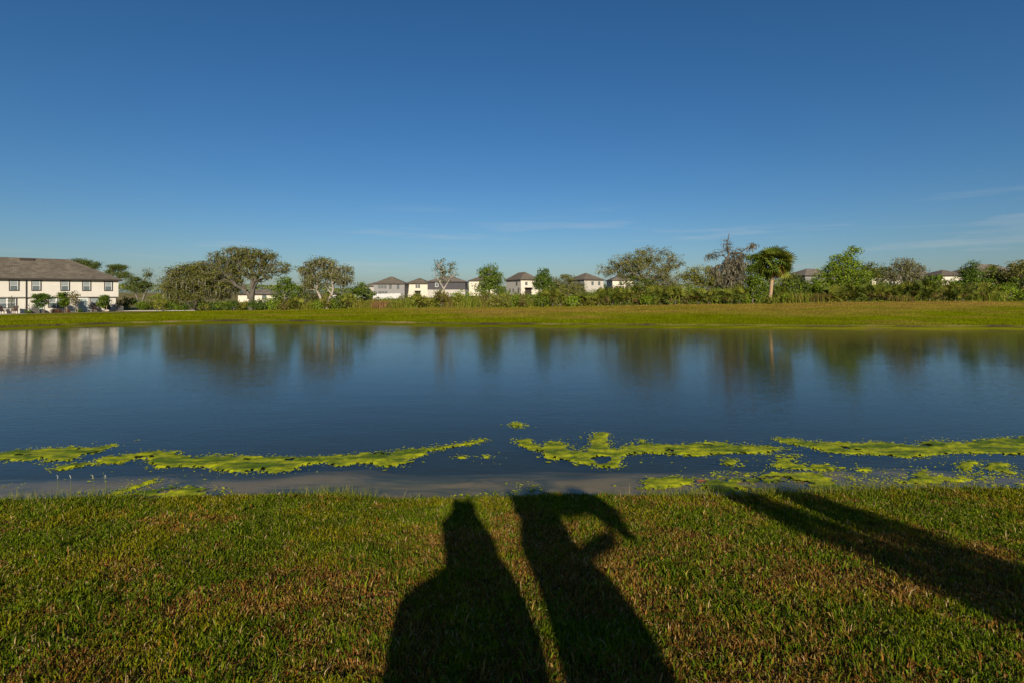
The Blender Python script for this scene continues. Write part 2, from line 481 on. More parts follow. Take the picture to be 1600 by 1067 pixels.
def bank_colour(v):
    x, y = v[:, 0], v[:, 1]
    b = y - far_shore(x)
    dry = np.clip(2.4 * fbm(x * 0.10, y * 0.42, 5, 62) - 1.35 + 0.75 * smooth(4, 15, b) * smooth(-40, 5, x) + 0.12 * smooth(5, 14, b), 0, 1)[:, None]
    pat = fbm(x * 0.6, y * 1.4, 3, 63)[:, None]
    return (np.array([0.115, 0.135, 0.002]) * (1 - dry) + np.array([0.215, 0.15, 0.030]) * dry) * (0.7 + 0.6 * pat)
def strip(name, r0, r1, mat, kind='structure'):
    v = GV[r0:r1 + 1]; nr, ncol = v.shape[:2]
    idx = np.arange(nr * ncol).reshape(nr, ncol)
    f = np.stack([idx[:-1, :-1], idx[:-1, 1:], idx[1:, 1:], idx[1:, :-1]], -1).reshape(-1, 4)
    o = link(name, np_mesh(name, v.reshape(-1, 3), f, bank_colour(v.reshape(-1, 3)) if name in ('far_bank', 'shore_shelf') else None, smooth_sh=True), mat)
    o['kind'] = kind
    return o
ia = int(np.argmin(np.abs(aa - 0.0))); ib = len(aa) + int(np.argmin(np.abs(bb + 0.2))); ic = len(aa) + int(np.argmin(np.abs(bb - 34)))
strip('near_bank', 0, ia, M_near_soil)
strip('pond_bed', ia, ib, M_bed)
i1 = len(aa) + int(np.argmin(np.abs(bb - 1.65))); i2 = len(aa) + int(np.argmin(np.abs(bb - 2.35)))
strip('shore_shelf', ib, i1, M_shelf)
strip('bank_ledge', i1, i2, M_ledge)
strip('far_bank', i2, ic, M_far_grass)
strip('field', ic, len(rows) - 1, M_field)

wb = MB().box(-128, 128, 6.5, 64, -4.0, 0.0)
w = wb.build('pond_water', M_water); w['kind'] = 'structure'

# pale concrete path in front of the trees right of the townhouse
def ground_ribbon(name, pts, width, mat, lift=0.012):
    v = []; f = []
    P = [Vector((p[0], p[1], 0)) for p in pts]
    for i, p in enumerate(P):
        d = (P[min(i + 1, len(P) - 1)] - P[max(i - 1, 0)]).normalized(); q = Vector((-d.y, d.x, 0))
        for s_ in (-0.5, 0.5):
            c = p + q * s_ * width; v.append((c.x, c.y, float(height(c.x, c.y)) + lift + 0.05))
    for s_ in range(len(P) - 1): f.append((2 * s_, 2 * s_ + 2, 2 * s_ + 3, 2 * s_ + 1))
    n = len(v); v += [(a, b_, c - 0.25) for a, b_, c in v]
    for s_ in range(len(P) - 1):
        f.append((2 * s_, n + 2 * s_, n + 2 * s_ + 2, 2 * s_ + 2)); f.append((2 * s_ + 1, 2 * s_ + 3, n + 2 * s_ + 3, n + 2 * s_ + 1))
    me = bpy.data.meshes.new(name); me.from_pydata(v, [], f); me.update()
    o = link(name, me, mat); o['kind'] = 'structure'
    return o
pts = [(X_of(px, Y), Y) for px, Y in [(150, 81)] + [(198 + 14 * i, 79.5 - 0.35 * i) for i in range(9)]]
ground_ribbon('path', pts, 1.3, M_concrete)

# ------------------------------------------------------------------ plants
def pick(cols, n, r):
    cols = np.array([c[:3] for c in cols]); return cols[r.integers(0, len(cols), n)]
def quads(cent, size, col, r, aspect=0.6, flat=0.0, name='crown'):
    """leaf-sized faces: cent (n,3), size (n,), col (n,3)"""
    n = len(cent)
    u = r.normal(size=(n, 3)); u[:, 2] *= (1 - flat); u /= np.linalg.norm(u, axis=1)[:, None]
    w_ = r.normal(size=(n, 3)); w_ -= (w_ * u).sum(1)[:, None] * u; w_ /= np.linalg.norm(w_, axis=1)[:, None]
    a = size[:, None] * 0.5; b = a * aspect
    v = np.stack([cent - u * a, cent + w_ * b - u * a * 0.1, cent + u * a, cent - w_ * b + u * a * 0.1], 1).reshape(-1, 3)
    f = np.arange(n * 4).reshape(n, 4)
    return np_mesh(name, v, f, np.repeat(col, 4, 0))

def skeleton(base, fork, attract, r, wig=0.06, bias=0.35, trunks=1, spread=0.6, nseg=4):
    P = [np.array(base, float)]; par = [-1]; L = [0.0]
    base = np.array(base, float); fork = np.array(fork, float)
    for k in range(trunks):
        last = 0
        off = np.array([(k - (trunks - 1) / 2) * spread, r.normal() * 0.2 * (trunks > 1), 0]) * 1.0
        n = nseg
        for i in range(1, n + 1):
            t_ = i / n
            p = base + (fork + off - base) * t_ + np.array([r.normal(), r.normal(), 0]) * wig * np.linalg.norm(fork - base) * 0.4
            P.append(p); par.append(last); L.append(L[last] + np.linalg.norm(p - P[last])); last = len(P) - 1
    order = np.argsort(np.linalg.norm(attract - fork, axis=1))
    tips = []
    for a in attract[order]:
        A = np.array(P); dd = np.linalg.norm(A - a, axis=1) + bias * np.array(L)
        dd[0] += 50; 
        if trunks == 1: dd[1:2] += 20
        dd += np.where(A[:, 2] > a[2] + 0.6, 1.5, 0)
        i = int(np.argmin(dd)); d = np.linalg.norm(a - P[i]); n = max(1, int(d / 0.7)); start = P[i].copy()
        for k in range(1, n + 1):
            t_ = k / n
            p = start + (a - start) * t_
            p[2] += math.sin(t_ * math.pi) * d * 0.08
            p = p + r.normal(size=3) * wig * min(d, 2.5) * (k < n)
            P.append(p); par.append(i); L.append(L[i] + np.linalg.norm(p - P[i])); i = len(P) - 1
        tips.append(i)
    return np.array(P), np.array(par), tips

def limb_mesh(P, par, r_base, r_tip, sides=5, name='trunk', power=2.3):
    n = len(P); w_ = np.zeros(n); child = np.zeros(n, int)
    for i in range(1, n): child[par[i]] += 1
    for i in range(n - 1, 0, -1):
        if child[i] == 0: w_[i] = 1.0
        w_[par[i]] += w_[i]
    rad = r_tip + (r_base - r_tip) * (w_ / w_[0]) ** (1 / power)
    v = []; f = []
    ang = np.arange(sides) * 2 * math.pi / sides
    for i in range(1, n):
        p0 = P[par[i]]; p1 = P[i]; d = p1 - p0; ln = np.linalg.norm(d)
        if ln < 1e-5: continue
        d = d / ln
        u = np.cross(d, [0.3, 0.9, 0.2]); u /= np.linalg.norm(u) + 1e-9; q = np.cross(d, u)
        b = len(v)
        r0 = min(rad[par[i]], rad[i] * 1.7)
        if par[i] == 0: r0 = rad[0] * 1.25
        for p, rr in ((p0, r0), (p1, rad[i])):
            for a in ang: v.append(p + (u * math.cos(a) + q * math.sin(a)) * rr)
        for k in range(sides):
            k2 = (k + 1) % sides
            f.append((b + k, b + k2, b + sides + k2, b + sides + k))
    return np_mesh(name, np.array(v), np.array(f), smooth_sh=True)

def blob_points(blobs, Y, n, r, depth=0.8, shell=0.35):
    """points in a union of ellipsoids given in photograph pixels at distance Y, as world offsets"""
    k = Y / F
    vol = np.array([b[2] * b[3] * min(b[2], b[3]) ** 0.5 for b in blobs], float); vol /= vol.sum()
    which = r.choice(len(blobs), n, p=vol)
    d = r.normal(size=(n, 3)); d /= np.linalg.norm(d, axis=1)[:, None]
    rad = (shell ** 3 + (1 - shell ** 3) * r.random(n)) ** (1 / 3)
    B = np.array([b[:4] for b in blobs], float)[which]
    x = X_of(B[:, 0], Y) + d[:, 0] * rad * B[:, 2] * k
    z = EYE + (HZ - B[:, 1]) * k + d[:, 2] * rad * B[:, 3] * k
    dep = np.minimum(B[:, 2], B[:, 3] * 1.6) * k * depth
    y = Y + d[:, 1] * rad * dep
    return np.stack([x, y, z], 1)

def moss_mesh(starts, r, L=(0.4, 1.3), width=0.09, cols=((0.17, 0.155, 0.115),)):
    n = len(starts)
    ln = r.uniform(L[0], L[1], n); yaw = r.uniform(0, math.pi, n); wd = r.uniform(0.5, 1.3, n) * width
    dx = np.stack([np.cos(yaw), np.sin(yaw), np.zeros(n)], 1)
    rows_ = []
    for t_, ww in ((0, 0.5), (0.35, 1.0), (0.75, 0.7), (1.0, 0.12)):
        c = starts + np.array([0, 0, -1]) * (ln * t_)[:, None] + r.normal(size=(n, 3)) * 0.05 * np.array([1, 1, 0.2])
        rows_.append(c - dx * (wd * ww)[:, None]); rows_.append(c + dx * (wd * ww)[:, None])
    v = np.stack(rows_, 1).reshape(-1, 3)
    b = np.arange(n)[:, None] * 8
    f = np.concatenate([b + np.array([[0, 1, 3, 2]]), b + np.array([[2, 3, 5, 4]]), b + np.array([[4, 5, 7, 6]])])
    return np_mesh('moss', v, f, np.repeat(pick(cols, n, r) * r.uniform(0.75, 1.2, (n, 1)), 8, 0))

OLIVE = [(0.132, 0.14, 0.02), (0.101, 0.115, 0.018), (0.186, 0.181, 0.03), (0.085, 0.099, 0.014), (0.216, 0.198, 0.039)]
GREYOL = [(0.137, 0.138, 0.055), (0.105, 0.109, 0.043), (0.179, 0.172, 0.076), (0.084, 0.098, 0.03)]
TAN = [(0.216, 0.193, 0.065), (0.162, 0.152, 0.046), (0.13, 0.134, 0.034), (0.248, 0.221, 0.084)]
DARK = [(0.062, 0.104, 0.013), (0.084, 0.142, 0.014), (0.105, 0.161, 0.018), (0.046, 0.076, 0.012)]
MID = [(0.102, 0.158, 0.013), (0.144, 0.205, 0.016), (0.184, 0.233, 0.02), (0.082, 0.121, 0.013)]
BRIGHT = [(0.139, 0.227, 0.013), (0.186, 0.262, 0.016), (0.102, 0.173, 0.012), (0.242, 0.287, 0.024)]
YELG = [(0.169, 0.182, 0.02), (0.206, 0.2, 0.025), (0.121, 0.145, 0.016), (0.242, 0.206, 0.045)]
PINE = [(0.063, 0.093, 0.022), (0.09, 0.119, 0.024), (0.126, 0.145, 0.03)]
RUST = [(0.18, 0.10, 0.035), (0.13, 0.085, 0.03), (0.09, 0.085, 0.025), (0.20, 0.14, 0.06)]

def tree(name, label, px, Y, fork_py, blobs, cols, n_cl=120, per=36, leaf=0.22, clr=0.45, bark_m=None, trunk_r=0.25,
         moss=0, moss_L=(0.4, 1.3), depth=0.8, seed=1, cat='tree', group=None, trunks=1, spread=0.6, aspect=0.6, flat=0.0,
         clump_flat=0.6, shell=0.35, lean=0.0, tip=0.012, wig=0.06, moss_cols=None, fork_px=None, bias=0.35, nseg=4, moss_w=0.055):
    r = np.random.default_rng(seed)
    x = X_of(px, Y); z0 = float(height(x, Y))
    root = empty(name, (x, Y, z0))
    tag(root, label, cat, group)
    at = blob_points(blobs, Y, n_cl, r, depth, shell)
    at[:, 2] = np.maximum(at[:, 2], z0 + 0.25)
    off = np.array([x, Y, z0])
    at = at - off
    fx = X_of(fork_px, Y) - x if fork_px is not None else lean
    P, par, tips = skeleton((0, 0, -0.15), (fx, 0, max(0.3, Z_of(fork_py, Y) - z0)), at, r, wig=wig, trunks=trunks, spread=spread, bias=bias, nseg=nseg)
    link('trunk', limb_mesh(P, par, trunk_r, tip), bark_m or M_bark_grey, root)
    tp = P[tips]
    per = int(per * 1.7); leaf = leaf * 0.80
    n = n_cl * per
    w_ = r.integers(0, n_cl, n)
    cs = r.uniform(0.55, 1.35, n_cl)
    c = tp[w_] + np.clip(r.normal(size=(n, 3)), -1.5, 1.5) * (clr * cs[w_])[:, None] * np.array([1, 1, clump_flat])
    c[:, 2] = np.maximum(c[:, 2], 0.05)
    tint = r.uniform(0.75, 1.25, (n_cl, 1))
    col = pick(cols, n, r) * tint[w_] * r.uniform(0.8, 1.2, (n, 1))
    if per: link('crown', quads(c, r.uniform(0.6, 1.4, n) * leaf, col, r, aspect, flat), M_leaf, root)['kind'] = 'stuff'
    if moss:
        s_ = P[r.integers(len(P) // 4, len(P), moss)] + r.normal(size=(moss, 3)) * np.array([0.25, 0.25, 0.1])
        s_ = s_[s_[:, 2] > 0.9]
        ml = np.minimum(moss_L[1], 9)
        link('moss', moss_mesh(s_, r, moss_L, moss_w, moss_cols or ((0.15, 0.14, 0.085), (0.19, 0.175, 0.11), (0.115, 0.115, 0.06))), M_moss, root)['kind'] = 'stuff'
    return root

# --- big oaks on the left, draped in moss
tree('live_oak', 'wide spreading live oak with bare dark limbs against the sky, tallest tree left of centre', 393, 76, 460,
     [(372, 402, 50, 14), (400, 404, 36, 15), (338, 418, 36, 14), (434, 418, 20, 11), (385, 422, 34, 14), (415, 430, 22, 10), (355, 432, 30, 14)], GREYOL + OLIVE + OLIVE, 400, 32, 0.22, 0.38,
     M_bark_mid, 0.42, moss=420, moss_L=(0.3, 0.8), depth=0.85, seed=11, shell=0.4, tip=0.018, cat='oak tree', bias=0.75, wig=0.10)
tree('live_oak', 'low dense olive live oak hung with grey moss, left of the spreading oak', 300, 77, 466,
     [(292, 434, 34, 18), (322, 440, 32, 22), (270, 450, 20, 16), (347, 450, 28, 18), (302, 419, 26, 8), (300, 456, 44, 14)], OLIVE + GREYOL, 300, 56, 0.24, 0.48,
     M_bark_dark, 0.4, moss=1500, moss_L=(0.4, 1.2), depth=0.8, seed=12, cat='oak tree', trunks=2, spread=1.8)
tree('live_oak', 'oak with two pale leaning trunks and ragged moss right of the spreading oak', 508, 74, 452,
     [(490, 410, 20, 8), (506, 416, 30, 12), (536, 430, 20, 13), (478, 424, 14, 9), (512, 436, 30, 14), (488, 445, 14, 16)], GREYOL + OLIVE, 170, 34, 0.23, 0.4,
     M_bark_pale, 0.26, moss=900, moss_L=(0.4, 1.3), depth=0.8, seed=13, cat='oak tree', trunks=2, spread=2.6, shell=0.4, bias=0.5)
# --- pines behind the townhouse
tree('pine_tree', 'flat topped pine rising behind the townhouse roof, nearest its ridge', 136, 118, 430, [(124, 411, 15, 5), (143, 415, 13, 6)], PINE, 46, 70, 0.42, 0.5,
     M_bark_grey, 0.3, seed=21, cat='pine tree', aspect=0.25, group='pines behind the townhouse')
tree('pine_tree', 'rounded pine rising over the right hip of the townhouse roof', 181, 116, 440, [(182, 419, 15, 5), (192, 430, 9, 5), (174, 427, 8, 4)], PINE, 46, 70, 0.42, 0.5,
     M_bark_grey, 0.3, seed=22, cat='pine tree', aspect=0.25, group='pines behind the townhouse')
tree('pine_tree', 'thin pine with two tufted tops just right of the townhouse', 219, 105, 455, [(208, 436, 11, 8), (229, 428, 9, 7), (226, 444, 11, 7), (203, 447, 9, 6), (215, 455, 12, 6)], PINE, 46, 70, 0.42, 0.5,
     M_bark_grey, 0.25, seed=23, cat='pine tree', aspect=0.25, group='pines behind the townhouse', trunks=2, spread=2.5)
# --- slim and round trees in the middle
tree('slender_tree', 'slender pale barked tree with thin airy leaves in front of the dark slate house', 693, 76, 452,
     [(694, 416, 15, 12), (708, 427, 10, 8), (687, 426, 10, 9), (697, 438, 12, 6)], [(0.15, 0.16, 0.07), (0.11, 0.12, 0.045), (0.08, 0.1, 0.03)], 55, 16, 0.22, 0.32,
     M_bark_pale, 0.13, seed=31)
tree('round_tree', 'dark green round headed tree in front of the cream house, centre of the picture', 765, 80, 452,
     [(766, 428, 17, 14), (768, 442, 20, 12), (757, 455, 17, 10), (782, 456, 10, 8)], DARK + MID, 95, 46, 0.26, 0.42, M_bark_grey, 0.16, seed=32)
tree('young_pine', 'small dark pointed tree right of the brightest cream house', 848, 78, 462,
     [(849, 428, 7, 9), (848, 440, 14, 11), (858, 448, 8, 8), (838, 446, 6, 6)], DARK, 70, 48, 0.24, 0.36, M_bark_pale, 0.13, seed=33)
tree('round_bush_tree', 'low rounded olive grey tree beside the small dark pointed tree', 882, 90, 462,
     [(882, 444, 24, 14), (868, 450, 14, 10), (900, 452, 14, 9)], OLIVE + GREYOL, 90, 40, 0.26, 0.5, M_bark_grey, 0.2, seed=34)
tree('low_tree', 'leafy tree between the pale trunked oak and the grey sided house', 560, 76, 468,
     [(563, 452, 10, 9), (570, 462, 16, 10), (548, 462, 12, 10)], MID + DARK, 60, 34, 0.24, 0.38, M_bark_grey, 0.12, seed=35)
tree('low_tree', 'green leafy tree right beside the trunk of the spreading oak', 445, 76, 462,
     [(447, 446, 13, 12), (462, 458, 14, 12), (436, 460, 10, 12)], MID + DARK, 70, 38, 0.24, 0.4, M_bark_grey, 0.14, seed=36)
# --- the right half
tree('scrub_oak', 'broad pale grey tree with twiggy crown, left of the dead mossy tree', 1004, 72, 452,
     [(1016, 398, 28, 13), (985, 412, 32, 15), (1042, 412, 24, 15), (1008, 425, 44, 16), (948, 424, 15, 9), (1035, 440, 30, 14)], TAN + GREYOL + OLIVE, 270, 40, 0.2, 0.42,
     M_bark_grey, 0.3, moss=200, moss_L=(0.2, 0.6), seed=41, trunks=2, spread=1.2, shell=0.3, cat='oak tree')
tree('low_tree', 'dark leafy tree growing under the broad pale grey tree', 1000, 70.5, 462,
     [(998, 446, 26, 14), (1012, 458, 24, 12), (985, 460, 16, 10)], DARK + OLIVE, 80, 40, 0.24, 0.42, M_bark_dark, 0.16, seed=42)
tree('round_bush_tree', 'rounded olive tree far behind, between the grey tree and the dead mossy tree', 1098, 110, 452,
     [(1098, 432, 30, 14), (1075, 438, 18, 10), (1122, 440, 18, 12)], OLIVE + YELG, 90, 40, 0.36, 0.7, M_bark_grey, 0.3, seed=43)
tree('dead_tree', 'dead grey tree with a bare spire draped in moss, left of the palm', 1141, 68.5, 366,
     [(1135, 384, 7, 14), (1134, 392, 9, 12), (1116, 398, 13, 5), (1110, 403, 9, 4), (1166, 389, 13, 5), (1176, 384, 10, 4), (1150, 408, 18, 17), (1146, 414, 16, 20), (1124, 422, 18, 9), (1148, 434, 18, 18), (1130, 440, 14, 10)], [(0.15, 0.13, 0.095), (0.11, 0.10, 0.07), (0.07, 0.07, 0.035), (0.12, 0.12, 0.05)], 260, 14, 0.17, 0.26,
     M_bark_mid, 0.24, moss=1900, moss_L=(0.2, 0.7), seed=44, cat='dead tree', moss_cols=((0.15, 0.13, 0.088), (0.11, 0.098, 0.062), (0.19, 0.165, 0.11)), wig=0.05, tip=0.022, fork_px=1135, nseg=14, bias=0.15)
tree('round_tree', 'leafy green tree between the dead mossy tree and the palm', 1177, 67.9, 452,
     [(1180, 411, 12, 12), (1178, 430, 14, 16), (1181, 450, 15, 14)], MID + DARK, 100, 46, 0.24, 0.36, M_bark_grey, 0.15, seed=45, depth=0.6)
tree('tall_leafy_tree', 'tall bright green leafy tree, right of the palm', 1315, 70, 458,
     [(1328, 398, 12, 11), (1316, 412, 24, 14), (1306, 432, 32, 18), (1335, 432, 24, 18), (1290, 452, 28, 14), (1345, 454, 26, 14), (1318, 456, 30, 14)], BRIGHT + MID, 230, 46, 0.25, 0.42,
     M_bark_grey, 0.22, seed=46)
tree('round_tree', 'dark broad tree between the tall green tree and twiggy grey tree', 1368, 92, 450,
     [(1364, 420, 18, 8), (1378, 430, 18, 10), (1350, 432, 14, 10)], DARK + OLIVE, 80, 40, 0.28, 0.5, M_bark_grey, 0.2, seed=47)
tree('scrub_oak', 'twiggy grey tree with thin leaves, right of the tall bright green tree', 1410, 73, 455,
     [(1411, 412, 18, 11), (1400, 428, 20, 14), (1428, 426, 17, 14), (1412, 442, 24, 12)], GREYOL + TAN, 150, 26, 0.19, 0.38, M_bark_grey, 0.2, moss=250, moss_L=(0.3, 0.8), seed=48, cat='oak tree')
tree('round_tree', 'bushy mid green tree in front of the long cream house', 1462, 74, 458, [(1460, 440, 14, 9), (1455, 452, 18, 10)], MID, 55, 40, 0.24, 0.4, M_bark_grey, 0.12, seed=49)
tree('young_pine', 'dark pointed conifer right of the long cream house', 1517, 74, 462,
     [(1517, 417, 6, 7), (1516, 430, 13, 9), (1514, 444, 22, 11), (1535, 446, 18, 10)], DARK, 110, 46, 0.25, 0.4, M_bark_dark, 0.18, seed=50)
tree('round_tree', 'broad green tree right of the dark pointed conifer', 1556, 76, 455, [(1556, 428, 22, 12), (1552, 446, 24, 14), (1575, 440, 14, 12)], MID + OLIVE, 110, 42, 0.26, 0.45, M_bark_grey, 0.2, seed=51)
tree('live_oak', 'brownish olive oak at the far right edge of the tree row', 1597, 73, 452, [(1596, 416, 20, 10), (1600, 432, 24, 14), (1620, 424, 24, 16), (1604, 450, 18, 12)], OLIVE + TAN, 120, 38, 0.25, 0.45, M_bark_dark, 0.3, seed=52, cat='oak tree')
tree('low_tree', 'dark leafy tree under the palm, on its right', 1240, 76, 455, [(1238, 438, 12, 8), (1250, 450, 16, 12), (1228, 450, 12, 10)], DARK + OLIVE, 70, 40, 0.24, 0.42, M_bark_grey, 0.14, seed=53)
tree('low_tree', 'dark leafy low tree in front of the brown roofed house', 1266, 82, 458, [(1268, 446, 20, 10), (1258, 456, 16, 8), (1282, 452, 14, 10)], DARK + MID, 70, 40, 0.25, 0.42, M_bark_grey, 0.14, seed=54)
tree('low_tree', 'low leafy tree under the twiggy grey tree, on its left', 1386, 78, 460, [(1384, 452, 18, 8), (1404, 456, 16, 8), (1368, 456, 14, 8)], MID + OLIVE, 70, 40, 0.25, 0.42, M_bark_grey, 0.14, seed=55)
for k, (px_, py_, rx_) in enumerate([(1690, 425, 40), (-60, 430, 40)]):
    tree('round_tree', ['green tree beyond the right end of the tree row', 'green tree behind the far end of the townhouse'][k], px_, 95, 455, [(px_, py_, rx_, 20), (px_, py_ + 14, rx_, 14)], MID + OLIVE, 80, 36, 0.3, 0.6, M_bark_grey, 0.25, seed=60 + k)

# --- cabbage palm and saw palmettos: every frond an object of its own
def frond_data(name, n=15, stalk=0.9, fan=1.05, droop=0.35, span=150, width=0.085, col=(0.06, 0.085, 0.02), r=None, fold=0.12):
    v = []; f = []; c = []
    def q(a): b = len(v); v.extend(a); return b
    # stalk: a thin three-sided bar along +X
    b = q([(0, -0.03, 0), (0, 0.03, 0), (0, 0, 0.03), (stalk, -0.015, 0.06), (stalk, 0.015, 0.06), (stalk, 0, 0.08)])
    f.extend([(b, b + 1, b + 4, b + 3), (b + 1, b + 2, b + 5, b + 4), (b + 2, b, b + 3, b + 5)])
    for i in range(n):
        a = R(-span / 2 + span * i / (n - 1)); d = Vector((math.cos(a), math.sin(a), 0)); s_ = Vector((-d.y, d.x, 0))
        ln = fan * (0.75 + 0.25 * math.cos(a)) * r.uniform(0.88, 1.08)
        o = Vector((stalk, 0, 0.07)); up = Vector((0, 0, 1))
        m1 = o + d * ln * 0.5 + up * (fold * (i % 2) * 0.3)
        m2 = o + d * ln * 0.8 - up * droop * 0.35 * ln
        e_ = o + d * ln - up * droop * ln
        b = q([tuple(o), tuple(m1 - s_ * width * 0.5), tuple(m1 + s_ * width * 0.5 + up * 0.02), tuple(m2 - s_ * width * 0.35), tuple(m2 + s_ * width * 0.35), tuple(e_)])
        f.extend([(b, b + 1, b + 2), (b + 1, b + 3, b + 4, b + 2), (b + 3, b + 5, b + 4)])
    me = bpy.data.meshes.new(name); me.from_pydata(v, [], f); me.update()
    a = me.color_attributes.new('Col', 'FLOAT_COLOR', 'POINT')
    cc = np.ones((len(v), 4), np.float32); cc[:, :3] = np.array(col) * (0.8 + 0.4 * np.random.default_rng(5).random((len(v), 1)))
    a.data.foreach_set('color', cc.ravel()); me.materials.append(M_leaf)
    return me
fr_green = [frond_data('frond', 13, 1.0, 1.15, dr, 165, 0.17, c, random.Random(i)) for i, (dr, c) in enumerate([(0.18, (0.12, 0.16, 0.02)), (0.30, (0.17, 0.18, 0.025)), (0.42, (0.085, 0.125, 0.018))])]
fr_yel = frond_data('frond', 13, 0.9, 1.05, 0.6, 150, 0.15, (0.22, 0.18, 0.03), random.Random(9))
fr_brown = frond_data('frond', 11, 0.8, 0.95, 0.9, 130, 0.08, (0.22, 0.12, 0.05), random.Random(10))
def place_frond(me, parent, pos, yaw, pitch, roll, sc):
    o = bpy.data.objects.new('frond', me); COL.objects.link(o); o.parent = parent
    o.matrix_local = Matrix.Translation(pos) @ Matrix.Rotation(yaw, 4, 'Z') @ Matrix.Rotation(-pitch, 4, 'Y') @ Matrix.Rotation(roll, 4, 'X') @ Matrix.Scale(sc, 4)
    return o
def palm():
    Y = 67.5; x = X_of(1203, Y); z0 = float(height(x, Y))
    root = tag(empty('cabbage_palm', (x, Y, z0)), 'cabbage palm with a straight tan trunk and full round head of fan fronds', 'palm tree')
    top = Z_of(413, Y) - z0
    mb = MB(); n = 26
    pts_ = [(0.5 * (i / n) ** 1.3, 0, top * i / n - 0.1) for i in range(n + 1)]
    mb.tube(pts_, [(0.27 if i < 2 else 0.215) + (0.02 if i % 2 else -0.012) + (0.10 * max(0, (i - 15) / 11)) for i in range(n + 1)], 9)
    mb.build('trunk', M_bark_tan, root, True)
    c = Vector((0.5, 0, top))
    rr = random.Random(4)
    N = 72
    for i in range(N):
        t_ = (i + 0.5) / N
        pitch = math.asin(1 - 1.96 * t_); yaw = i * 2.39996 + rr.uniform(-0.2, 0.2)
        me = fr_green[rr.randrange(3)]
        if t_ > 0.72 and rr.random() < 0.3: me = fr_yel
        if t_ > 0.88 and rr.random() < 0.6: me = fr_brown
        place_frond(me, root, c + Vector((rr.uniform(-.1, .1), rr.uniform(-.1, .1), rr.uniform(-.25, .2))), yaw, pitch, rr.uniform(-1.3, 1.3), rr.uniform(1.1, 1.36))
    for i in range(10):       # old leaf boots under the head
        a = i * 2.4; zz = top - 0.35 - 0.07 * i
        MB().tube([(0.42 + 0.2 * math.cos(a), 0.2 * math.sin(a), zz), (0.42 + 0.46 * math.cos(a), 0.46 * math.sin(a), zz + 0.45)], [0.06, 0.03], 5).build('leaf_boot', M_bark_tan, root)
palm()
pf = [frond_data('frond', 11, 0.55, 0.62, dr, 170, 0.085, c, random.Random(20 + i)) for i, (dr, c) in enumerate([(0.12, (0.14, 0.165, 0.022)), (0.2, (0.19, 0.195, 0.028)), (0.3, (0.10, 0.13, 0.022))])]
pf_b = frond_data('frond', 9, 0.5, 0.55, 0.6, 140, 0.08, (0.16, 0.10, 0.045), random.Random(30))

# ------------------------------------------------------------------ undergrowth along the crest: each shrub a thing
LAND = [(393, 'spreading oak'), (508, 'pale trunked oak'), (693, 'slender pale tree'), (765, 'dark round headed tree'), (848, 'small dark pointed tree'),
        (1004, 'broad pale grey tree'), (1141, 'dead mossy tree'), (1203, 'cabbage palm'), (1315, 'tall bright green tree'), (1410, 'twiggy grey tree'), (1517, 'dark pointed conifer')]
ORD = ['first', 'second', 'third', 'fourth', 'fifth', 'sixth', 'seventh', 'eighth', 'ninth', 'tenth', 'eleventh', 'twelfth']
pending = []
def later(root, what, px): pending.append((root, what, px))
def finish_labels():
    buckets = {}
    for root, what, px in pending:
        l = min(LAND, key=lambda q_: abs(q_[0] - px)); side = 'left' if px < l[0] else 'right'
        buckets.setdefault((what, l, side), []).append((abs(px - l[0]), root))
    for (what, l, side), lst in buckets.items():
        for i, (_, root) in enumerate(sorted(lst, key=lambda q_: q_[0])):
            root['label'] = (f'{what}, {ORD[i]} {side} of the {l[1]}' if len(lst) > 1 else f'{what} just {side} of the {l[1]}')

def shrub(px, Y, hpx, wpx, cols, what, name, group, seed, leaf=0.2, dense=1.0, spiky=False):
    r = np.random.default_rng(seed); k = Y / F
    x = X_of(px, Y); z0 = float(height(x, Y)); H = hpx * k; W = wpx * k * 0.5
    root = tag(empty(name, (x, Y, z0)), None, 'shrub', group)
    later(root, what, px)
    ncl = int(22 * dense)
    d = r.normal(size=(ncl, 3)); d /= np.linalg.norm(d, axis=1)[:, None]
    at = d * np.array([W * 0.85, min(W, 1.2) * 0.85, H * 0.45]) * r.uniform(0.45, 1, (ncl, 1)) + np.array([0, 0, H * 0.52])
    at[:, 2] = np.maximum(at[:, 2], 0.12)
    P, par, tips = skeleton((0, 0, -0.05), (0, 0, H * 0.2), at, r, wig=0.05, bias=0.1)
    link('stem', limb_mesh(P, par, 0.05, 0.008, 4, 'stem'), M_bark_grey, root)
    n = int(ncl * 34); w_ = r.integers(0, ncl, n)
    c = P[tips][w_] + r.normal(size=(n, 3)) * 0.2 * np.array([1.2, 1.2, 0.9])
    c[:, 2] = np.abs(c[:, 2]) + 0.03
    col = pick(cols, n, r) * r.uniform(0.7, 1.3, (ncl, 1))[w_]
    link('foliage', quads(c, r.uniform(0.6, 1.5, n) * leaf, col, r, 0.5, 0.0, 'foliage'), M_leaf, root)['kind'] = 'stuff'
    return root
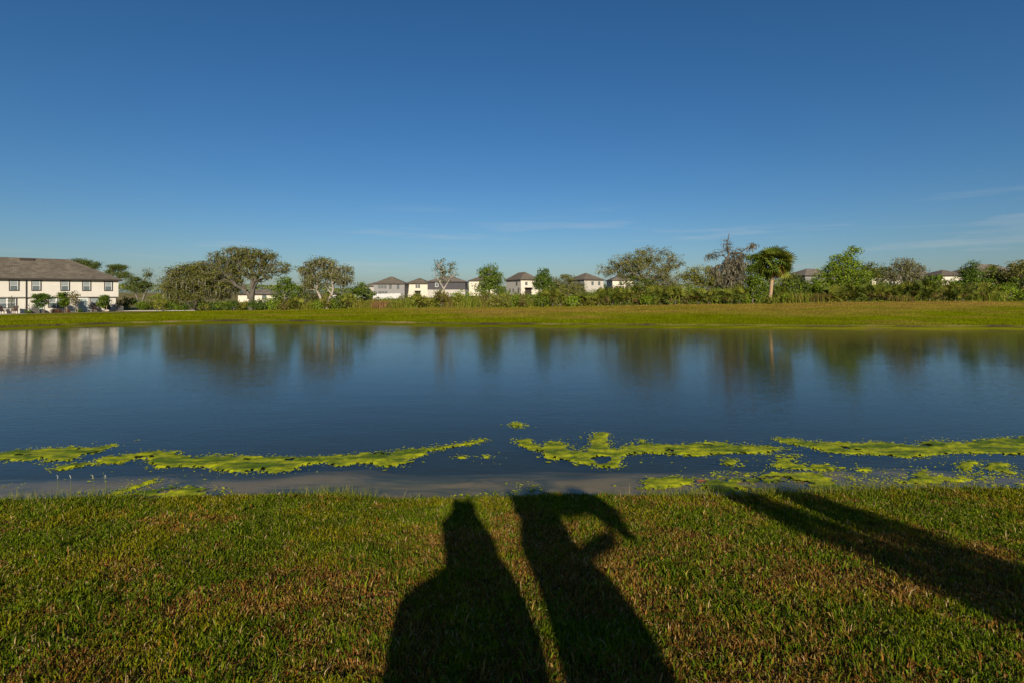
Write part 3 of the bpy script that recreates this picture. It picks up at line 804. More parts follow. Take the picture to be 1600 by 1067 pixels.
def palmetto(px, Y, sc, seed):
    rr = random.Random(seed); x = X_of(px, Y); z0 = float(height(x, Y))
    root = tag(empty('saw_palmetto', (x, Y, z0)), None, 'palmetto', 'saw palmettos along the crest of the far bank')
    later(root, 'low fan leaved saw palmetto', px)
    MB().tube([(0, 0, -0.1), (0.05, 0, 0.15 * sc), (0.1, 0.05, 0.35 * sc)], [0.13, 0.12, 0.08], 6).build('stem', M_bark_dark, root)
    for i in range(24):
        pitch = R(rr.uniform(15, 85)); me = pf[rr.randrange(3)]
        place_frond(me, root, Vector((rr.uniform(-.8, .8), rr.uniform(-.3, .3), rr.uniform(0.05, 0.55) * sc)), rr.uniform(0, 6.28), pitch, rr.uniform(-0.8, 0.8), sc * rr.uniform(0.85, 1.2))
    for i in range(1):
        place_frond(pf_b, root, Vector((rr.uniform(-.4, .4), rr.uniform(-.3, .1), 0.35 * sc)), rr.uniform(3.14, 6.28), R(rr.uniform(10, 40)), rr.uniform(-0.5, 0.5), sc * 0.8)
def tall_grass(px, Y, hpx, wpx, cols, what, seed, n=420):
    r = np.random.default_rng(seed); k = Y / F; x = X_of(px, Y); z0 = float(height(x, Y)); H = hpx * k; W = wpx * k * 0.5
    c = r.normal(size=(n, 2)) * np.array([W * 0.5, 0.4])
    z = height(x + c[:, 0], Y + c[:, 1]) - z0 - 0.03
    hh = H * r.uniform(0.5, 1.1, n); yaw = r.uniform(0, 6.28, n); ln = r.normal(size=(n, 2)) * 0.22 * H
    dx = np.stack([np.cos(yaw), np.sin(yaw)], 1) * 0.022
    b0 = np.column_stack([c - dx, z]); b1 = np.column_stack([c + dx, z])
    m0 = np.column_stack([c + ln * 0.35 - dx, z + hh * 0.6]); m1 = np.column_stack([c + ln * 0.35 + dx, z + hh * 0.6])
    t0 = np.column_stack([c + ln - dx * 0.2, z + hh]); t1 = np.column_stack([c + ln + dx * 0.2, z + hh])
    v = np.stack([b0, b1, m0, m1, t0, t1], 1).reshape(-1, 3); b = np.arange(n)[:, None] * 6
    f = np.concatenate([b + np.array([[0, 1, 3, 2]]), b + np.array([[2, 3, 5, 4]])])
    o = empty('tall_grass_clump', (x, Y, z0))
    link('blades', np_mesh('blades', v, f, np.repeat(pick(cols, n, r), 6, 0)), M_leaf, o)['kind'] = 'stuff'
    tag(o, None, 'tall grass', 'tall grass clumps on the crest of the far bank'); later(o, what, px)
G1 = 'shrubs along the crest of the far bank'
def crest_Y(px):
    k = (px - 800) / F; Y = 68.0
    for _ in range(6): Y = float(np.interp(k * Y, CX, CY))
    return Y
rs = random.Random(77)
# second row, taller, behind
for i, px in enumerate(range(432, 1640, 22)):
    if 585 < px < 700: h_ = rs.uniform(13, 20)
    elif 700 <= px < 850: h_ = rs.uniform(20, 30)
    elif px < 585: h_ = rs.uniform(18, 30)
    else: h_ = rs.uniform(26, 42)
    cols, what = rs.choice([(MID, 'rear mid green leafy shrub'), (DARK + MID, 'rear dark green leafy shrub'), (BRIGHT, 'rear bright green leafy shrub'), (OLIVE, 'rear olive leafy shrub')])
    shrub(px + rs.uniform(-6, 6), crest_Y(px) + rs.uniform(3.0, 7), h_, rs.uniform(30, 44), cols, what, 'leafy_shrub', G1, 300 + i)
# front row: shrubs, palmettos and grass clumps mixed
px = 255.0; i = 0
while px < 1640:
    Yc = crest_Y(px) + rs.uniform(0.3, 1.8)
    kind = rs.random()
    if 900 < px < 1240 or 1340 < px < 1500: pal = 0.55
    elif px > 840: pal = 0.35
    else: pal = 0.12
    if px < 430 and px > 255:
        shrub(px, Yc + 1.0, rs.uniform(11, 18), rs.uniform(20, 30), rs.choice([YELG, MID, DARK]), 'low shrub at the grass edge', 'low_shrub', G1, 500 + i)
    elif 1190 < px < 1216: pass
    elif kind < pal: palmetto(px, Yc, rs.uniform(1.25, 1.75), 500 + i)
    elif kind < pal + 0.38:
        cols, what = rs.choice([(YELG, 'yellow green shrub'), (BRIGHT, 'bright green shrub'), (MID, 'mid green shrub'), (OLIVE + RUST, 'brownish shrub')])
        shrub(px, Yc, rs.uniform(14, 23), rs.uniform(20, 32), cols, what + ' at the grass edge', 'low_shrub', G1, 500 + i)
    else:
        cols, what = rs.choice([(YELG + MID, 'green tall grass clump'), (RUST + YELG, 'tawny tall grass clump'), (YELG, 'yellow green tall grass clump')])
        tall_grass(px, Yc, rs.uniform(11, 17), rs.uniform(18, 30), cols, what, 500 + i)
    px += rs.uniform(10, 17); i += 1
shrub(1205, crest_Y(1205) + 0.3, 11, 34, YELG + MID, 'low yellow green bush hiding the foot', 'low_shrub', G1, 805)
tall_grass(598, crest_Y(598) + 0.3, 12, 30, [(0.30, 0.17, 0.075), (0.26, 0.15, 0.06), (0.20, 0.13, 0.05)], 'reddish dry grass clump', 801, 700)
shrub(690, crest_Y(690) + 0.4, 31, 36, RUST + OLIVE, 'rusty olive bush below its crown', 'rusty_bush', G1, 802, dense=1.6)
shrub(720, crest_Y(720) + 1.5, 20, 30, MID + YELG, 'green bush of mixed leaves', 'leafy_shrub', G1, 803, dense=1.4)
for k, (px_, h_, w_, cl, lab) in enumerate([(200, 22, 34, DARK, 'dark bush against the right end of the townhouse'), (245, 26, 40, YELG + BRIGHT, 'bright yellow green bush left of the low dense oak'),
                                            (226, 14, 30, MID, 'low green bush behind the pale path'), (268, 17, 26, MID + YELG, 'small green bush at the foot of the low dense oak')]):
    o = shrub(px_, 82.5 - k * 0.4, h_, w_, cl, '', 'leafy_shrub', G1, 820 + k, dense=1.7); pending.pop(); o['label'] = lab
finish_labels()

# weeds knitted between the shrubs, nobody could count them
def leaf_mass(name, pts_fn, n, leaf, cols, seed, kind='stuff'):
    r = np.random.default_rng(seed); c, s_ = pts_fn(n, r)
    o = link(name, quads(c, s_ * leaf, pick(cols, n, r) * r.uniform(0.7, 1.3, (n, 1)), r, 0.5, 0.0, name), M_leaf); o['kind'] = kind
    return o
def weeds(n, r):
    x = r.uniform(-36, 72, n); y = np.interp(x, CX, CY) + r.uniform(-0.2, 9, n)
    z = height(x, y) + r.random(n) ** 1.6 * (0.45 + 0.9 * fbm(x * 0.5, y * 0.3, 2, 3)) * smooth(-0.4, 2.0, y - np.interp(x, CX, CY)).clip(0.25, 1)
    return np.stack([x, y, z], 1), r.uniform(0.6, 1.5, n)
leaf_mass('undergrowth', weeds, 26000, 0.17, MID + YELG + BRIGHT + [(0.2, 0.14, 0.06)], 91)
def woods(n, r):
    x = r.uniform(-330, 420, n); y = 300 + r.uniform(0, 25, n)
    top = 3.0 + 4.0 * fbm(x * 0.06, 0 * x, 4, 5)
    z = height(x, y) + np.sqrt(r.random(n)) * top
    return np.stack([x, y, z], 1), r.uniform(0.6, 1.5, n)
leaf_mass('far_woods', woods, 22000, 1.1, OLIVE + MID, 92)

# ------------------------------------------------------------------ houses
def window_part(parent, x, z, w_, h_, y=0.0, trim=M_darktrim, pane=M_glass, rot=None, mullions=0, t_=0.10):
    """a window on the local plane y, facing +y"""
    f = MB()
    f.box(x - w_ / 2 - t_, x - w_ / 2, y + 0.003, y + 0.09, z - t_, z + h_ + t_); f.box(x + w_ / 2, x + w_ / 2 + t_, y + 0.003, y + 0.09, z - t_, z + h_ + t_)
    f.box(x - w_ / 2, x + w_ / 2, y + 0.003, y + 0.09, z + h_, z + h_ + t_); f.box(x - w_ / 2, x + w_ / 2, y + 0.003, y + 0.09, z - t_, z)
    wo_ = f.build('window', trim, parent)
    MB().box(x - w_ / 2, x + w_ / 2, y + 0.004, y + 0.03, z, z + h_).build('pane', pane, wo_)
    return wo_
def hip_roof(parent, x0, x1, y0, y1, z, rise, mat, over=0.45, fascia=M_darktrim):
    x0 -= over; x1 += over; y0 -= over; y1 += over
    W = x1 - x0; D = y1 - y0; ins = min(W, D) / 2
    if W >= D: a, b = (x0 + ins, (y0 + y1) / 2, z + rise), (x1 - ins, (y0 + y1) / 2, z + rise)
    else: a, b = ((x0 + x1) / 2, y0 + ins, z + rise), ((x0 + x1) / 2, y1 - ins, z + rise)
    c = [(x0, y0, z), (x1, y0, z), (x1, y1, z), (x0, y1, z)]
    if abs(W - D) < 0.02:
        v = c + [a]; f = [(0, 1, 4), (1, 2, 4), (2, 3, 4), (3, 0, 4), (3, 2, 1, 0)]
    elif W > D: v = c + [a, b]; f = [(0, 1, 5, 4), (1, 2, 5), (2, 3, 4, 5), (3, 0, 4), (3, 2, 1, 0)]
    else: v = c + [a, b]; f = [(0, 1, 4), (1, 2, 5, 4), (2, 3, 5), (3, 0, 4, 5), (3, 2, 1, 0)]
    ro = MB().poly(v, f).build('roof', mat, parent)
    fb = MB(); t_ = 0.03; h_ = 0.2
    fb.box(x0 - t_, x1 + t_, y0 - t_, y0, z - h_, z + 0.01); fb.box(x0 - t_, x1 + t_, y1, y1 + t_, z - h_, z + 0.01)
    fb.box(x0 - t_, x0, y0, y1, z - h_, z + 0.01); fb.box(x1, x1 + t_, y0, y1, z - h_, z + 0.01)
    fb.box(x0, x1, y0, y1, z - 0.12, z - 0.004)
    fb.build('fascia', fascia, ro)
    return ro

# --- the cream townhouse on the left
CORN = Vector((-60.73, 79.0)); LEFT = Vector((-70.0, 70.0)); dv = (LEFT - CORN).normalized()
TZ = 0.40
th = tag(empty('townhouse', (CORN.x, CORN.y, TZ), math.atan2(dv.y, dv.x)), 'long two storey cream townhouse with brown hip roof across the pond', 'townhouse')
def u_of(px):
    k = (px - 800) / F
    return (k * CORN.y - CORN.x) / (dv.x - k * dv.y)
TL = 27.0; TD = 11.0
MB().box(0.28, TL, -TD, -0.32, -0.6, 2.36).build('lower_wall', M_cream, th)
MB().box(0, TL, -TD - 0.02, 0, 2.36, 4.86).build('upper_wall', M_cream, th)
MB().box(-0.03, TL, -TD - 0.05, 0.03, 2.26, 2.355).build('storey_band', M_lightgrey, th)
rf = hip_roof(th, 0, TL, -TD, 0, 4.92, 3.15, M_roof)
uv = min(np.arange(0, 27, 0.05), key=lambda q_: abs((CORN.x + dv.x * q_ + dv.y * 4.9) / (CORN.y + dv.y * q_ - dv.x * 4.9) * F + 800 - 42)) - 0.75; uv = float(uv)
MB().box(uv, uv + 1.5, -5.3, -4.6, 7.4, 7.95).build('roof_vent', M_darktrim, rf)
def th_window(px, z, w_, h_, y, double=False):
    wn_ = window_part(th, u_of(px), z, w_, h_, y)
    u = u_of(px)
    s_ = MB(); s_.box(u - w_ / 2, u + w_ / 2, y + 0.03, y + 0.06, z + h_ * 0.48, z + h_ * 0.52)
    s_.box(u - w_ / 2, u - w_ / 2 + 0.05, y + 0.03, y + 0.06, z, z + h_ * .48); s_.box(u + w_ / 2 - 0.05, u + w_ / 2, y + 0.03, y + 0.06, z, z + h_ * .48)
    s_.box(u - w_ / 2, u - w_ / 2 + 0.05, y + 0.03, y + 0.06, z + h_ * .52, z + h_); s_.box(u + w_ / 2 - 0.05, u + w_ / 2, y + 0.03, y + 0.06, z + h_ * .52, z + h_)
    if double: s_.box(u - 0.07, u + 0.07, y + 0.062, y + 0.09, z, z + h_)
    s_.build('sash', M_white, wn_)
    MB().box(u - w_ / 2 + 0.05, u + w_ / 2 - 0.05, y + 0.031, y + 0.04, z + h_ * 0.56, z + h_ * 0.97).build('blind', M_blind, wn_)
for px in (-95, -50, -14, 21.8, 56.6, 101.5, 135.2, 169.2): th_window(px, 3.28, 0.82, 1.28, 0.0)
for px, w_ in ((-80, 1.6), (11, 1.75), (88, 1.6), (148, 0.95)): th_window(px, 0.86, w_, 1.24, -0.32, w_ > 1.2)
def glass_door(px):
    u = u_of(px); d = MB(); y = -0.32
    d.box(u - 0.55, u - 0.45, y + 0.003, y + 0.08, 0.02, 2.12); d.box(u + 0.45, u + 0.55, y + 0.003, y + 0.08, 0.02, 2.12); d.box(u - 0.45, u + 0.45, y + 0.003, y + 0.08, 2.02, 2.12)
    d_ = d.build('door', M_white, th)
    MB().box(u - 0.45, u + 0.45, y + 0.004, y + 0.05, 0.02, 2.02).build('pane', M_door, d_)
    MB().box(u - 0.02, u + 0.02, y + 0.051, y + 0.065, 0.05, 2.0).build('rail', M_white, d_)
    MB().tube([(u + 0.36, y + 0.055, 0.95), (u + 0.36, y + 0.11, 0.95)], 0.025).build('handle', M_metal, d_)
for px in (-30, 61, 130): glass_door(px)
u = u_of(41)
MB().tube([(u, 0.08, 4.75), (u, 0.08, 2.3), (u, -0.22, 2.1), (u, -0.22, 0.0)], 0.07).build('downspout', M_darktrim, th)
MB().box(0.2, TL, -0.31, 2.3, -0.5, 0.03).build('patio_slab', M_concrete, th)
def th_pt(px, out=1.0, z=0.03):
    u_ = u_of(px); n = Vector((-dv.y, dv.x))
    p = CORN + dv * u_ + n * out
    return Vector((p.x, p.y, TZ + z))
THA = math.atan2(dv.y, dv.x)
def air_con(px, out, label, sx=0.85):
    p = th_pt(px, out); r_ = tag(empty('air_conditioner', p, THA), label, 'air conditioner', 'air conditioners by the townhouse')
    MB().box(-sx / 2, sx / 2, -0.4, 0.4, 0.05, 0.82).build('casing', M_metal, r_)
    MB().tube([(0, 0, 0.82), (0, 0, 0.86)], 0.33, 12).build('fan_guard', M_darktrim, r_)
    for i in range(6): MB().box(-sx / 2 + 0.05, sx / 2 - 0.05, 0.4, 0.42, 0.14 + i * 0.11, 0.19 + i * 0.11).build('louvre', M_darktrim, r_)
    for sx_ in (-1, 1): MB().box(sx_ * 0.3 - 0.05, sx_ * 0.3 + 0.05, -0.35, 0.35, 0, 0.05).build('foot', M_darktrim, r_)
air_con(55, 0.7, 'grey air conditioner unit by the wall below the second upper window')
air_con(186, 0.4, 'dark air conditioner unit at the right corner of the townhouse')
def patio_chair(px, out, label, yaw):
    p = th_pt(px, out); r_ = tag(empty('patio_chair', p, THA + yaw), label, 'patio chair', 'patio chairs behind the townhouse')
    MB().box(-0.3, 0.3, -0.3, 0.35, 0.34, 0.40).build('seat', M_darkfabric, r_)
    MB().box(-0.3, 0.3, -0.06, 0.0, 0.0, 0.75, Matrix.Translation((0, -0.3, 0.40)) @ Matrix.Rotation(R(25), 4, 'X')).build('backrest', M_darkfabric, r_)
    for sx_ in (-1, 1):
        MB().box(sx_ * 0.33 - 0.04, sx_ * 0.33 + 0.04, -0.35, 0.4, 0.56, 0.61).build('armrest', M_darkfabric, r_)
        for y_ in (-0.28, 0.36): MB().box(sx_ * 0.33 - 0.03, sx_ * 0.33 + 0.03, y_ - 0.03, y_ + 0.03, 0, 0.56 if y_ > 0 else 0.56).build('leg', M_darkfabric, r_)
for a in ((4, 1.2, 'dark patio chair under the double window at the left picture edge', 0.5), (21, 1.2, 'dark patio chair in front of the leftmost downspout side wall', -0.4),
          (149, 1.1, 'dark patio chair under the lower right single window', 0.4), (166, 1.1, 'dark patio chair nearest the right end of the townhouse', -0.3)): patio_chair(*a)
def lantern(px):
    p = th_pt(px, 1.3, -0.02); r_ = tag(empty('garden_lantern', p, 0), 'thin dark garden lantern on a pole near the townhouse corner', 'garden light')
    MB().tube([(0, 0, 0), (0, 0, 0.85)], 0.025, 6).build('pole', M_darktrim, r_)
    MB().box(-0.08, 0.08, -0.08, 0.08, 0.85, 1.05).build('lamp_head', M_darktrim, r_); MB().poly([(-.12, -.12, 1.05), (.12, -.12, 1.05), (.12, .12, 1.05), (-.12, .12, 1.05), (0, 0, 1.15)], [(0, 1, 4), (1, 2, 4), (2, 3, 4), (3, 0, 4), (3, 2, 1, 0)]).build('cap', M_darktrim, r_)
lantern(177)
def bed_plant(px, out, h_, w_, cols, label, seed):
    r = np.random.default_rng(seed); p = th_pt(px, out, -0.05)
    root = tag(empty('garden_plant', p), label, 'plant', 'garden plants along the townhouse wall')
    n = 260; d = r.normal(size=(n, 3)); d /= np.linalg.norm(d, axis=1)[:, None]
    c = d * np.array([w_ / 2, w_ / 2, h_ / 2]) * r.uniform(0.4, 1, (n, 1)) + np.array([0, 0, h_ / 2 + 0.05])
    link('foliage', quads(c, r.uniform(0.1, 0.22, n), pick(cols, n, r), r, 0.4, 0, 'foliage'), M_leaf, root)['kind'] = 'stuff'
    MB().tube([(0, 0, -0.05), (0, 0, h_ * 0.6)], [0.03, 0.015], 5).build('stem', M_bark_grey, root)
REDD = [(0.22, 0.10, 0.06), (0.28, 0.15, 0.09), (0.17, 0.09, 0.05)]
for a in ((84, 1.4, 0.6, 1.0, REDD, 'reddish garden plant under the double window, left one of three', 1), (91, 1.4, 0.6, 0.9, REDD, 'reddish garden plant under the double window, middle one of three', 2), (104, 1.4, 0.55, 0.9, REDD, 'reddish garden plant nearest the glass door, right one of three', 3),
          (44, 1.6, 0.5, 1.0, DARK, 'low dark green plant beside the downspout', 4), (122, 1.6, 0.6, 0.9, DARK, 'low dark green plant left of the right glass door', 5)): bed_plant(*a)
def sapling(px, out, blobs, cols, label, seed, per=60, n_cl=30, leaf=0.2):
    p = th_pt(px, out, 0); Y = p.y
    o = tree('young_tree', label, 800 + p.x / p.y * F, Y, 480, blobs, cols, n_cl, per, leaf, 0.22, M_bark_grey, 0.05, seed=seed, group='young trees planted behind the townhouse', cat='young tree', tip=0.006, depth=1.0)
    MB().box(0.22, 0.27, -0.03, 0.03, -0.1, 0.9).build('stake', M_wood, o)
sapling(65, 3.0, [(65, 458, 5, 6), (66, 466, 10, 7), (62, 474, 9, 6)], DARK, 'tallest young dark green tree in front of the townhouse', 71)
sapling(100, 2.5, [(99, 462, 4, 6), (101, 472, 5, 7)], DARK + MID, 'young slim green tree right of the double window', 72)
sapling(116, 3.0, [(116, 462, 5, 6), (115, 472, 8, 7)], RUST + TAN, 'young thin brownish tree left of the right glass door', 73, 12)
sapling(161, 2.4, [(161, 464, 4, 6), (162, 473, 7, 8)], MID + DARK, 'young bushy green tree at the right end of the townhouse', 74)
sapling(18, 2.4, [(18, 466, 4, 6), (17, 474, 5, 6)], GREYOL, 'young nearly leafless tree at the left picture edge', 75, 5, 14)

# --- far houses
def house(name, label, px, Y, rot, WL, WR, z0, z1, rise, wall_r, wall_l, roof, wins_r=(), wins_l=(), group='houses far behind the trees', split=None, porch=None, roof_group=None):
    """near corner at (px, Y); right face runs along local +x, left face along local +y"""
    base = (X_of(px, Y), Y, z0)
    root = tag(empty(name, base, R(rot)), label, 'house', group)
    H = z1 - z0
    hs = H * split if split else 0
    if split: MB().box(0, WR, 0, WL, -1.0, hs).build('lower_wall', M_lightgrey, root)
    MB().box(0, WR, 0, WL, hs if split else -1.0, H).build('wall', wall_r, root)
    if wall_l is not wall_r:
        MB().box(-0.03, 0.0, 0.01, WL - 0.01, -0.9, H - 0.02).build('side_wall', wall_l, root)
    hip_roof(root, 0, WR, 0, WL, H, rise, roof)
    for (x, z, w_, h_) in wins_r:
        f = MB().box(x - w_ / 2 - 0.1, x + w_ / 2 + 0.1, -0.06, -0.003, z - 0.1, z + h_ + 0.1).build('window', M_white if wall_r is M_slate else M_darktrim, root)
        MB().box(x - w_ / 2, x + w_ / 2, -0.075, -0.062, z, z + h_).build('pane', M_glass, f)
    for (y, z, w_, h_) in wins_l:
        f = MB().box(-0.09, -0.033, y - w_ / 2 - 0.1, y + w_ / 2 + 0.1, z - 0.1, z + h_ + 0.1).build('window', M_darktrim, root)
        MB().box(-0.105, -0.092, y - w_ / 2, y + w_ / 2, z, z + h_).build('pane', M_glass, f)
    if porch:
        x, w_, h_ = porch
        f = MB().box(x - w_ / 2, x + w_ / 2, -0.05, -0.004, 0.0, h_).build('porch_opening', M_darktrim, root)
        MB().box(x - w_ / 2 - 0.2, x + w_ / 2 + 0.2, -1.2, -0.06, h_, h_ + 0.15).build('porch_roof', M_darktrim, root)
    return root
house('house', 'small cream house half hidden behind the spreading oak trunk', 372, 140, 3, 8, 10.5, 0.8, 2.95, 1.3, M_cream2, M_cream2, M_roof_grey, [(7, 0.9, 0.9, 0.9), (3, .9, .9, .9)])
house('house', 'pale house with low roof just left of the grey sided house', 567, 205, 4, 9, 8, 1.6, 5.9, 1.8, M_lightgrey, M_cream, M_roof_grey, [(2, 2.6, 0.9, 1.1)])
house('house', 'grey sided two storey house with a row of small windows behind a white fence', 584, 175, 4, 9.5, 10.4, 1.4, 6.45, 2.5, M_grey, M_lightgrey, M_roof,
      [(1.9, 3.5, 0.5, 0.9), (2.9, 3.5, 0.5, 0.9), (3.9, 3.5, 0.5, 0.9), (5.6, 3.4, 0.6, 1.2), (8.2, 3.4, 0.6, 1.2), (2.0, 1.2, 0.6, 1.1), (3.0, 1.2, 0.6, 1.1), (4.1, 0.9, 0.7, 1.4)])
house('house', 'cream two storey house between the grey sided house and the dark slate house', 634, 184, -2, 9, 8.2, 1.7, 6.65, 2.1, M_cream2, M_cream2, M_roof,
      [(3.9, 3.4, 0.5, 1.0), (4.8, 3.4, 0.5, 1.0)], porch=(4.4, 1.8, 2.2))
house('house', 'dark slate two storey house behind the slender pale tree', 668, 166, 0, 10, 12.2, 2.4, 6.95, 2.0, M_slate, M_slate, M_roof_grey, [(3, 2.9, 0.8, 1.1)], split=0.42)
house('house', 'cream house partly hidden by the dark round headed tree', 733, 178, 2, 9, 9.6, 2.4, 7.55, 1.9, M_cream2, M_cream2, M_roof, [(4.5, 3.3, 0.8, 1.1)])
house('house', 'brightest cream house turned corner on, with a dark porch', 814, 160, 27, 10.5, 6.3, 2.7, 7.5, 2.5, M_cream2, M_lightgrey, M_roof,  # left wall greyer: its shade is put into the wall colour
      [(1.9, 3.1, 0.6, 0.8)], [(2.8, 3.0, 0.7, 1.3), (5.2, 0.9, 0.5, 0.9), (7.5, 0.9, 0.5, 0.9), (1.5, 0.5, 0.6, 1.6)], porch=(2.6, 2.3, 2.1))
house('house', 'grey house with low brown roof behind the rounded olive tree', 913, 178, 30, 9.5, 8.6, 2.8, 7.9, 2.5, M_lightgrey, M_grey, M_roof, [(3.6, 3.3, 0.7, 1.1), (6.6, 3.3, 0.7, 1.1)], [(3, 3.3, .8, 1.1)])
house('house', 'cream house glimpsed behind the left edge of the broad pale grey tree', 957, 185, 3, 9, 8, 2.9, 7.9, 2.2, M_cream2, M_cream2, M_roof_grey, [(3, 3.2, 0.8, 1.1)])
house('house', 'brown roofed house between the palm and the tall bright green tree', 1258, 150, 12, 9, 12, 2.9, 8.4, 2.2, M_grey, M_grey, M_roof_grey, [(3, 3.3, 0.9, 1.1)])
house('house', 'cream house seen through the twiggy grey tree', 1362, 160, 2, 9, 9.5, 2.9, 8.9, 2.3, M_cream2, M_cream2, M_roof_grey, [(3, 3.3, 0.9, 1.1), (6, 3.3, 0.9, 1.1)])
house('house', 'grey brown roofed house behind the twiggy grey tree, left of the long cream house', 1432, 172, 2, 9, 8.0, 2.9, 8.7, 2.6, M_lightgrey, M_grey, M_roof_grey, [(3, 3.3, 0.9, 1.1)])
house('house', 'long cream house with low brown roof, left of the dark pointed conifer', 1471, 152, 3, 8.5, 8.5, 2.9, 8.45, 1.9, M_cream2, M_grey, M_roof, [(0.9, 3.3, 0.4, 1.2), (6.5, 2.8, 0.8, 1.1)])
house('house', 'cream house behind the broad green tree, furthest right', 1527, 152, 4, 10, 15, 2.9, 9.3, 2.8, M_cream2, M_lightgrey, M_roof_grey, [(8.5, 3.3, 0.8, 1.2), (10.5, 3.3, .8, 1.2), (4, 3.3, .8, 1.2), (12, 3.3, .8, 1.2)])
house('house', 'low pale house glimpsed right behind the pale trunked oak', 520, 150, 3, 9, 9, 1.0, 3.0, 1.0, M_cream2, M_cream2, M_roof_grey, [(3, .8, .8, .9)])

def vinyl_fence(pts_, h_, label):
    root = tag(empty('vinyl_fence', (*pts_[0][:2], float(height(*pts_[0][:2])))), label, 'fence', 'white vinyl fences by the far houses')
    o0 = Vector((pts_[0][0], pts_[0][1], float(height(*pts_[0][:2]))))
    for (x0, y0), (x1, y1) in zip(pts_[:-1], pts_[1:]):
        L_ = math.hypot(x1 - x0, y1 - y0); n = max(1, round(L_ / 2.0)); ang = math.atan2(y1 - y0, x1 - x0)
        for i in range(n):
            px0 = Vector((x0 + (x1 - x0) * i / n, y0 + (y1 - y0) * i / n, 0)); z = float(height(px0.x, px0.y))
            M = Matrix.Translation(Vector((px0.x, px0.y, z)) - o0) @ Matrix.Rotation(ang, 4, 'Z')
            MB().box(0.06, L_ / n - 0.06, -0.02, 0.02, 0.0, h_, M).build('panel', M_white, root)
            MB().box(-0.06, 0.06, -0.06, 0.06, -0.2, h_ + 0.12, M).build('post', M_white, root)
vinyl_fence([(X_of(572, 160), 160), (X_of(590, 162), 162), (X_of(626, 170), 170)], 1.75, 'white vinyl fence below the grey sided house')
vinyl_fence([(X_of(518, 120), 120), (X_of(560, 124), 124)], 1.7, 'white vinyl fence behind the pale trunked oak')
vinyl_fence([(X_of(1243, 110), 110), (X_of(1260, 110), 110)], 1.8, 'short white fence behind the foot of the palm')

# ------------------------------------------------------------------ algae floating near the near shore
ALG = []
def algae(label, poly, seed, kx=0.03, ky=0.045, edge=0.10, thick=1.0, holes=(), yel=0.5, px=True, gap=0.74):
    r = np.random.default_rng(seed)
    P = np.array([on_water(*p) for p in poly])
    x0, y0 = P.min(0) - 0.15; x1, y1 = P.max(0) + 0.15
    gx = np.arange(x0, x1, kx); gy = np.arange(y0, y1, ky)
    xx, yy = np.meshgrid(gx, gy)
    xx = xx + (r.random(xx.shape) - 0.5) * kx * 0.6; yy = yy + (r.random(yy.shape) - 0.5) * ky * 0.6
    def sdist(Q):
        ins = np.zeros(xx.shape, bool); dmin = np.full(xx.shape, 1e9)
        for (ax, ay), (bx, by) in zip(Q, np.roll(Q, -1, 0)):
            c = ((ay > yy) != (by > yy)) & (xx < (bx - ax) * (yy - ay) / (by - ay + 1e-12) + ax)
            ins ^= c
            L2 = (bx - ax) ** 2 + (by - ay) ** 2 + 1e-12
            t_ = np.clip(((xx - ax) * (bx - ax) + (yy - ay) * (by - ay)) / L2, 0, 1)
            dmin = np.minimum(dmin, np.hypot(xx - ax - t_ * (bx - ax), yy - ay - t_ * (by - ay)))
        return np.where(ins, dmin, -dmin)
    s_ = sdist(P)
    for h_ in holes: s_ = np.minimum(s_, -sdist(np.array([on_water(*p) for p in h_])))
    nz = fbm(xx * 2.2, yy * 2.2, 5, seed) - 0.5
    nf = fbm(xx * 9, yy * 9, 3, seed + 3) - 0.5
    m = s_ + nz * edge * 2.4 + nf * edge * 1.7
    keep = m > 0
    keep &= ~(fbm(xx * 2.2, yy * 5, 5, seed + 9) > gap + 0.25 * np.clip(m - 0.2, 0, 1))
    z = -0.014 + np.clip(m, 0, 0.06) * 0.36 * thick + np.clip(m / 0.06, 0, 1) * (0.055 * thick * (fbm(xx * 7, yy * 9, 3, seed + 13) - 0.40).clip(0, 1) + 0.007 * r.random(xx.shape))
    ed = np.clip(1 - m / 0.10, 0, 1)[..., None]
    tone = np.clip(fbm(xx * 2.4, yy * 8.0, 5, seed + 5) * 5.0 - 2.1 + 1.2 * (yel - 0.5), 0, 1)[..., None]
    lo = np.array([0.085, 0.135, 0.003]); hi = np.array([0.31, 0.33, 0.004]); lip = np.array([0.45, 0.46, 0.006])
    col = lo * (1 - tone) + hi * tone
    col = col * (1 - ed * 0.65) + lip * ed * 0.65
    col = col * (0.85 + 0.3 * r.random(xx.shape))[..., None]
    idx = -np.ones(xx.shape, int)
    q = keep[:-1, :-1] & keep[1:, :-1] & keep[:-1, 1:] & keep[1:, 1:]
    jj, ii = np.nonzero(q)
    W = xx.shape[1]
    f = np.stack([jj * W + ii, jj * W + ii + 1, (jj + 1) * W + ii + 1, (jj + 1) * W + ii], 1)
    used, inv = np.unique(f, return_inverse=True)
    v = np.stack([xx, yy, z], -1).reshape(-1, 3)[used]
    o = link('algae_mat', np_mesh('algae_mat', v, inv.reshape(f.shape), col.reshape(-1, 3)[used]), M_algae)
    tag(o, label, 'algae', 'mats of algae floating near the shore')
    ALG.append(P)
    return o
def ell(cx, cy, rx, ry, n=12): return [(cx + rx * math.cos(2 * math.pi * i / n), cy + ry * math.sin(2 * math.pi * i / n)) for i in range(n)]
algae('algae mat with a tapering upper tip at the left picture edge', [(-70, 706), (0, 707), (30, 702), (85, 699), (100, 698), (145, 699), (165, 695), (181, 693), (182, 696), (160, 704), (125, 712), (110, 718), (65, 723), (68, 718), (80, 713), (40, 720), (0, 720), (-70, 722)], 1)
algae('small algae tongue just under the leftmost algae mat', [(80, 731), (86, 727), (115, 723), (145, 720), (143, 725), (100, 734), (82, 735)], 2)
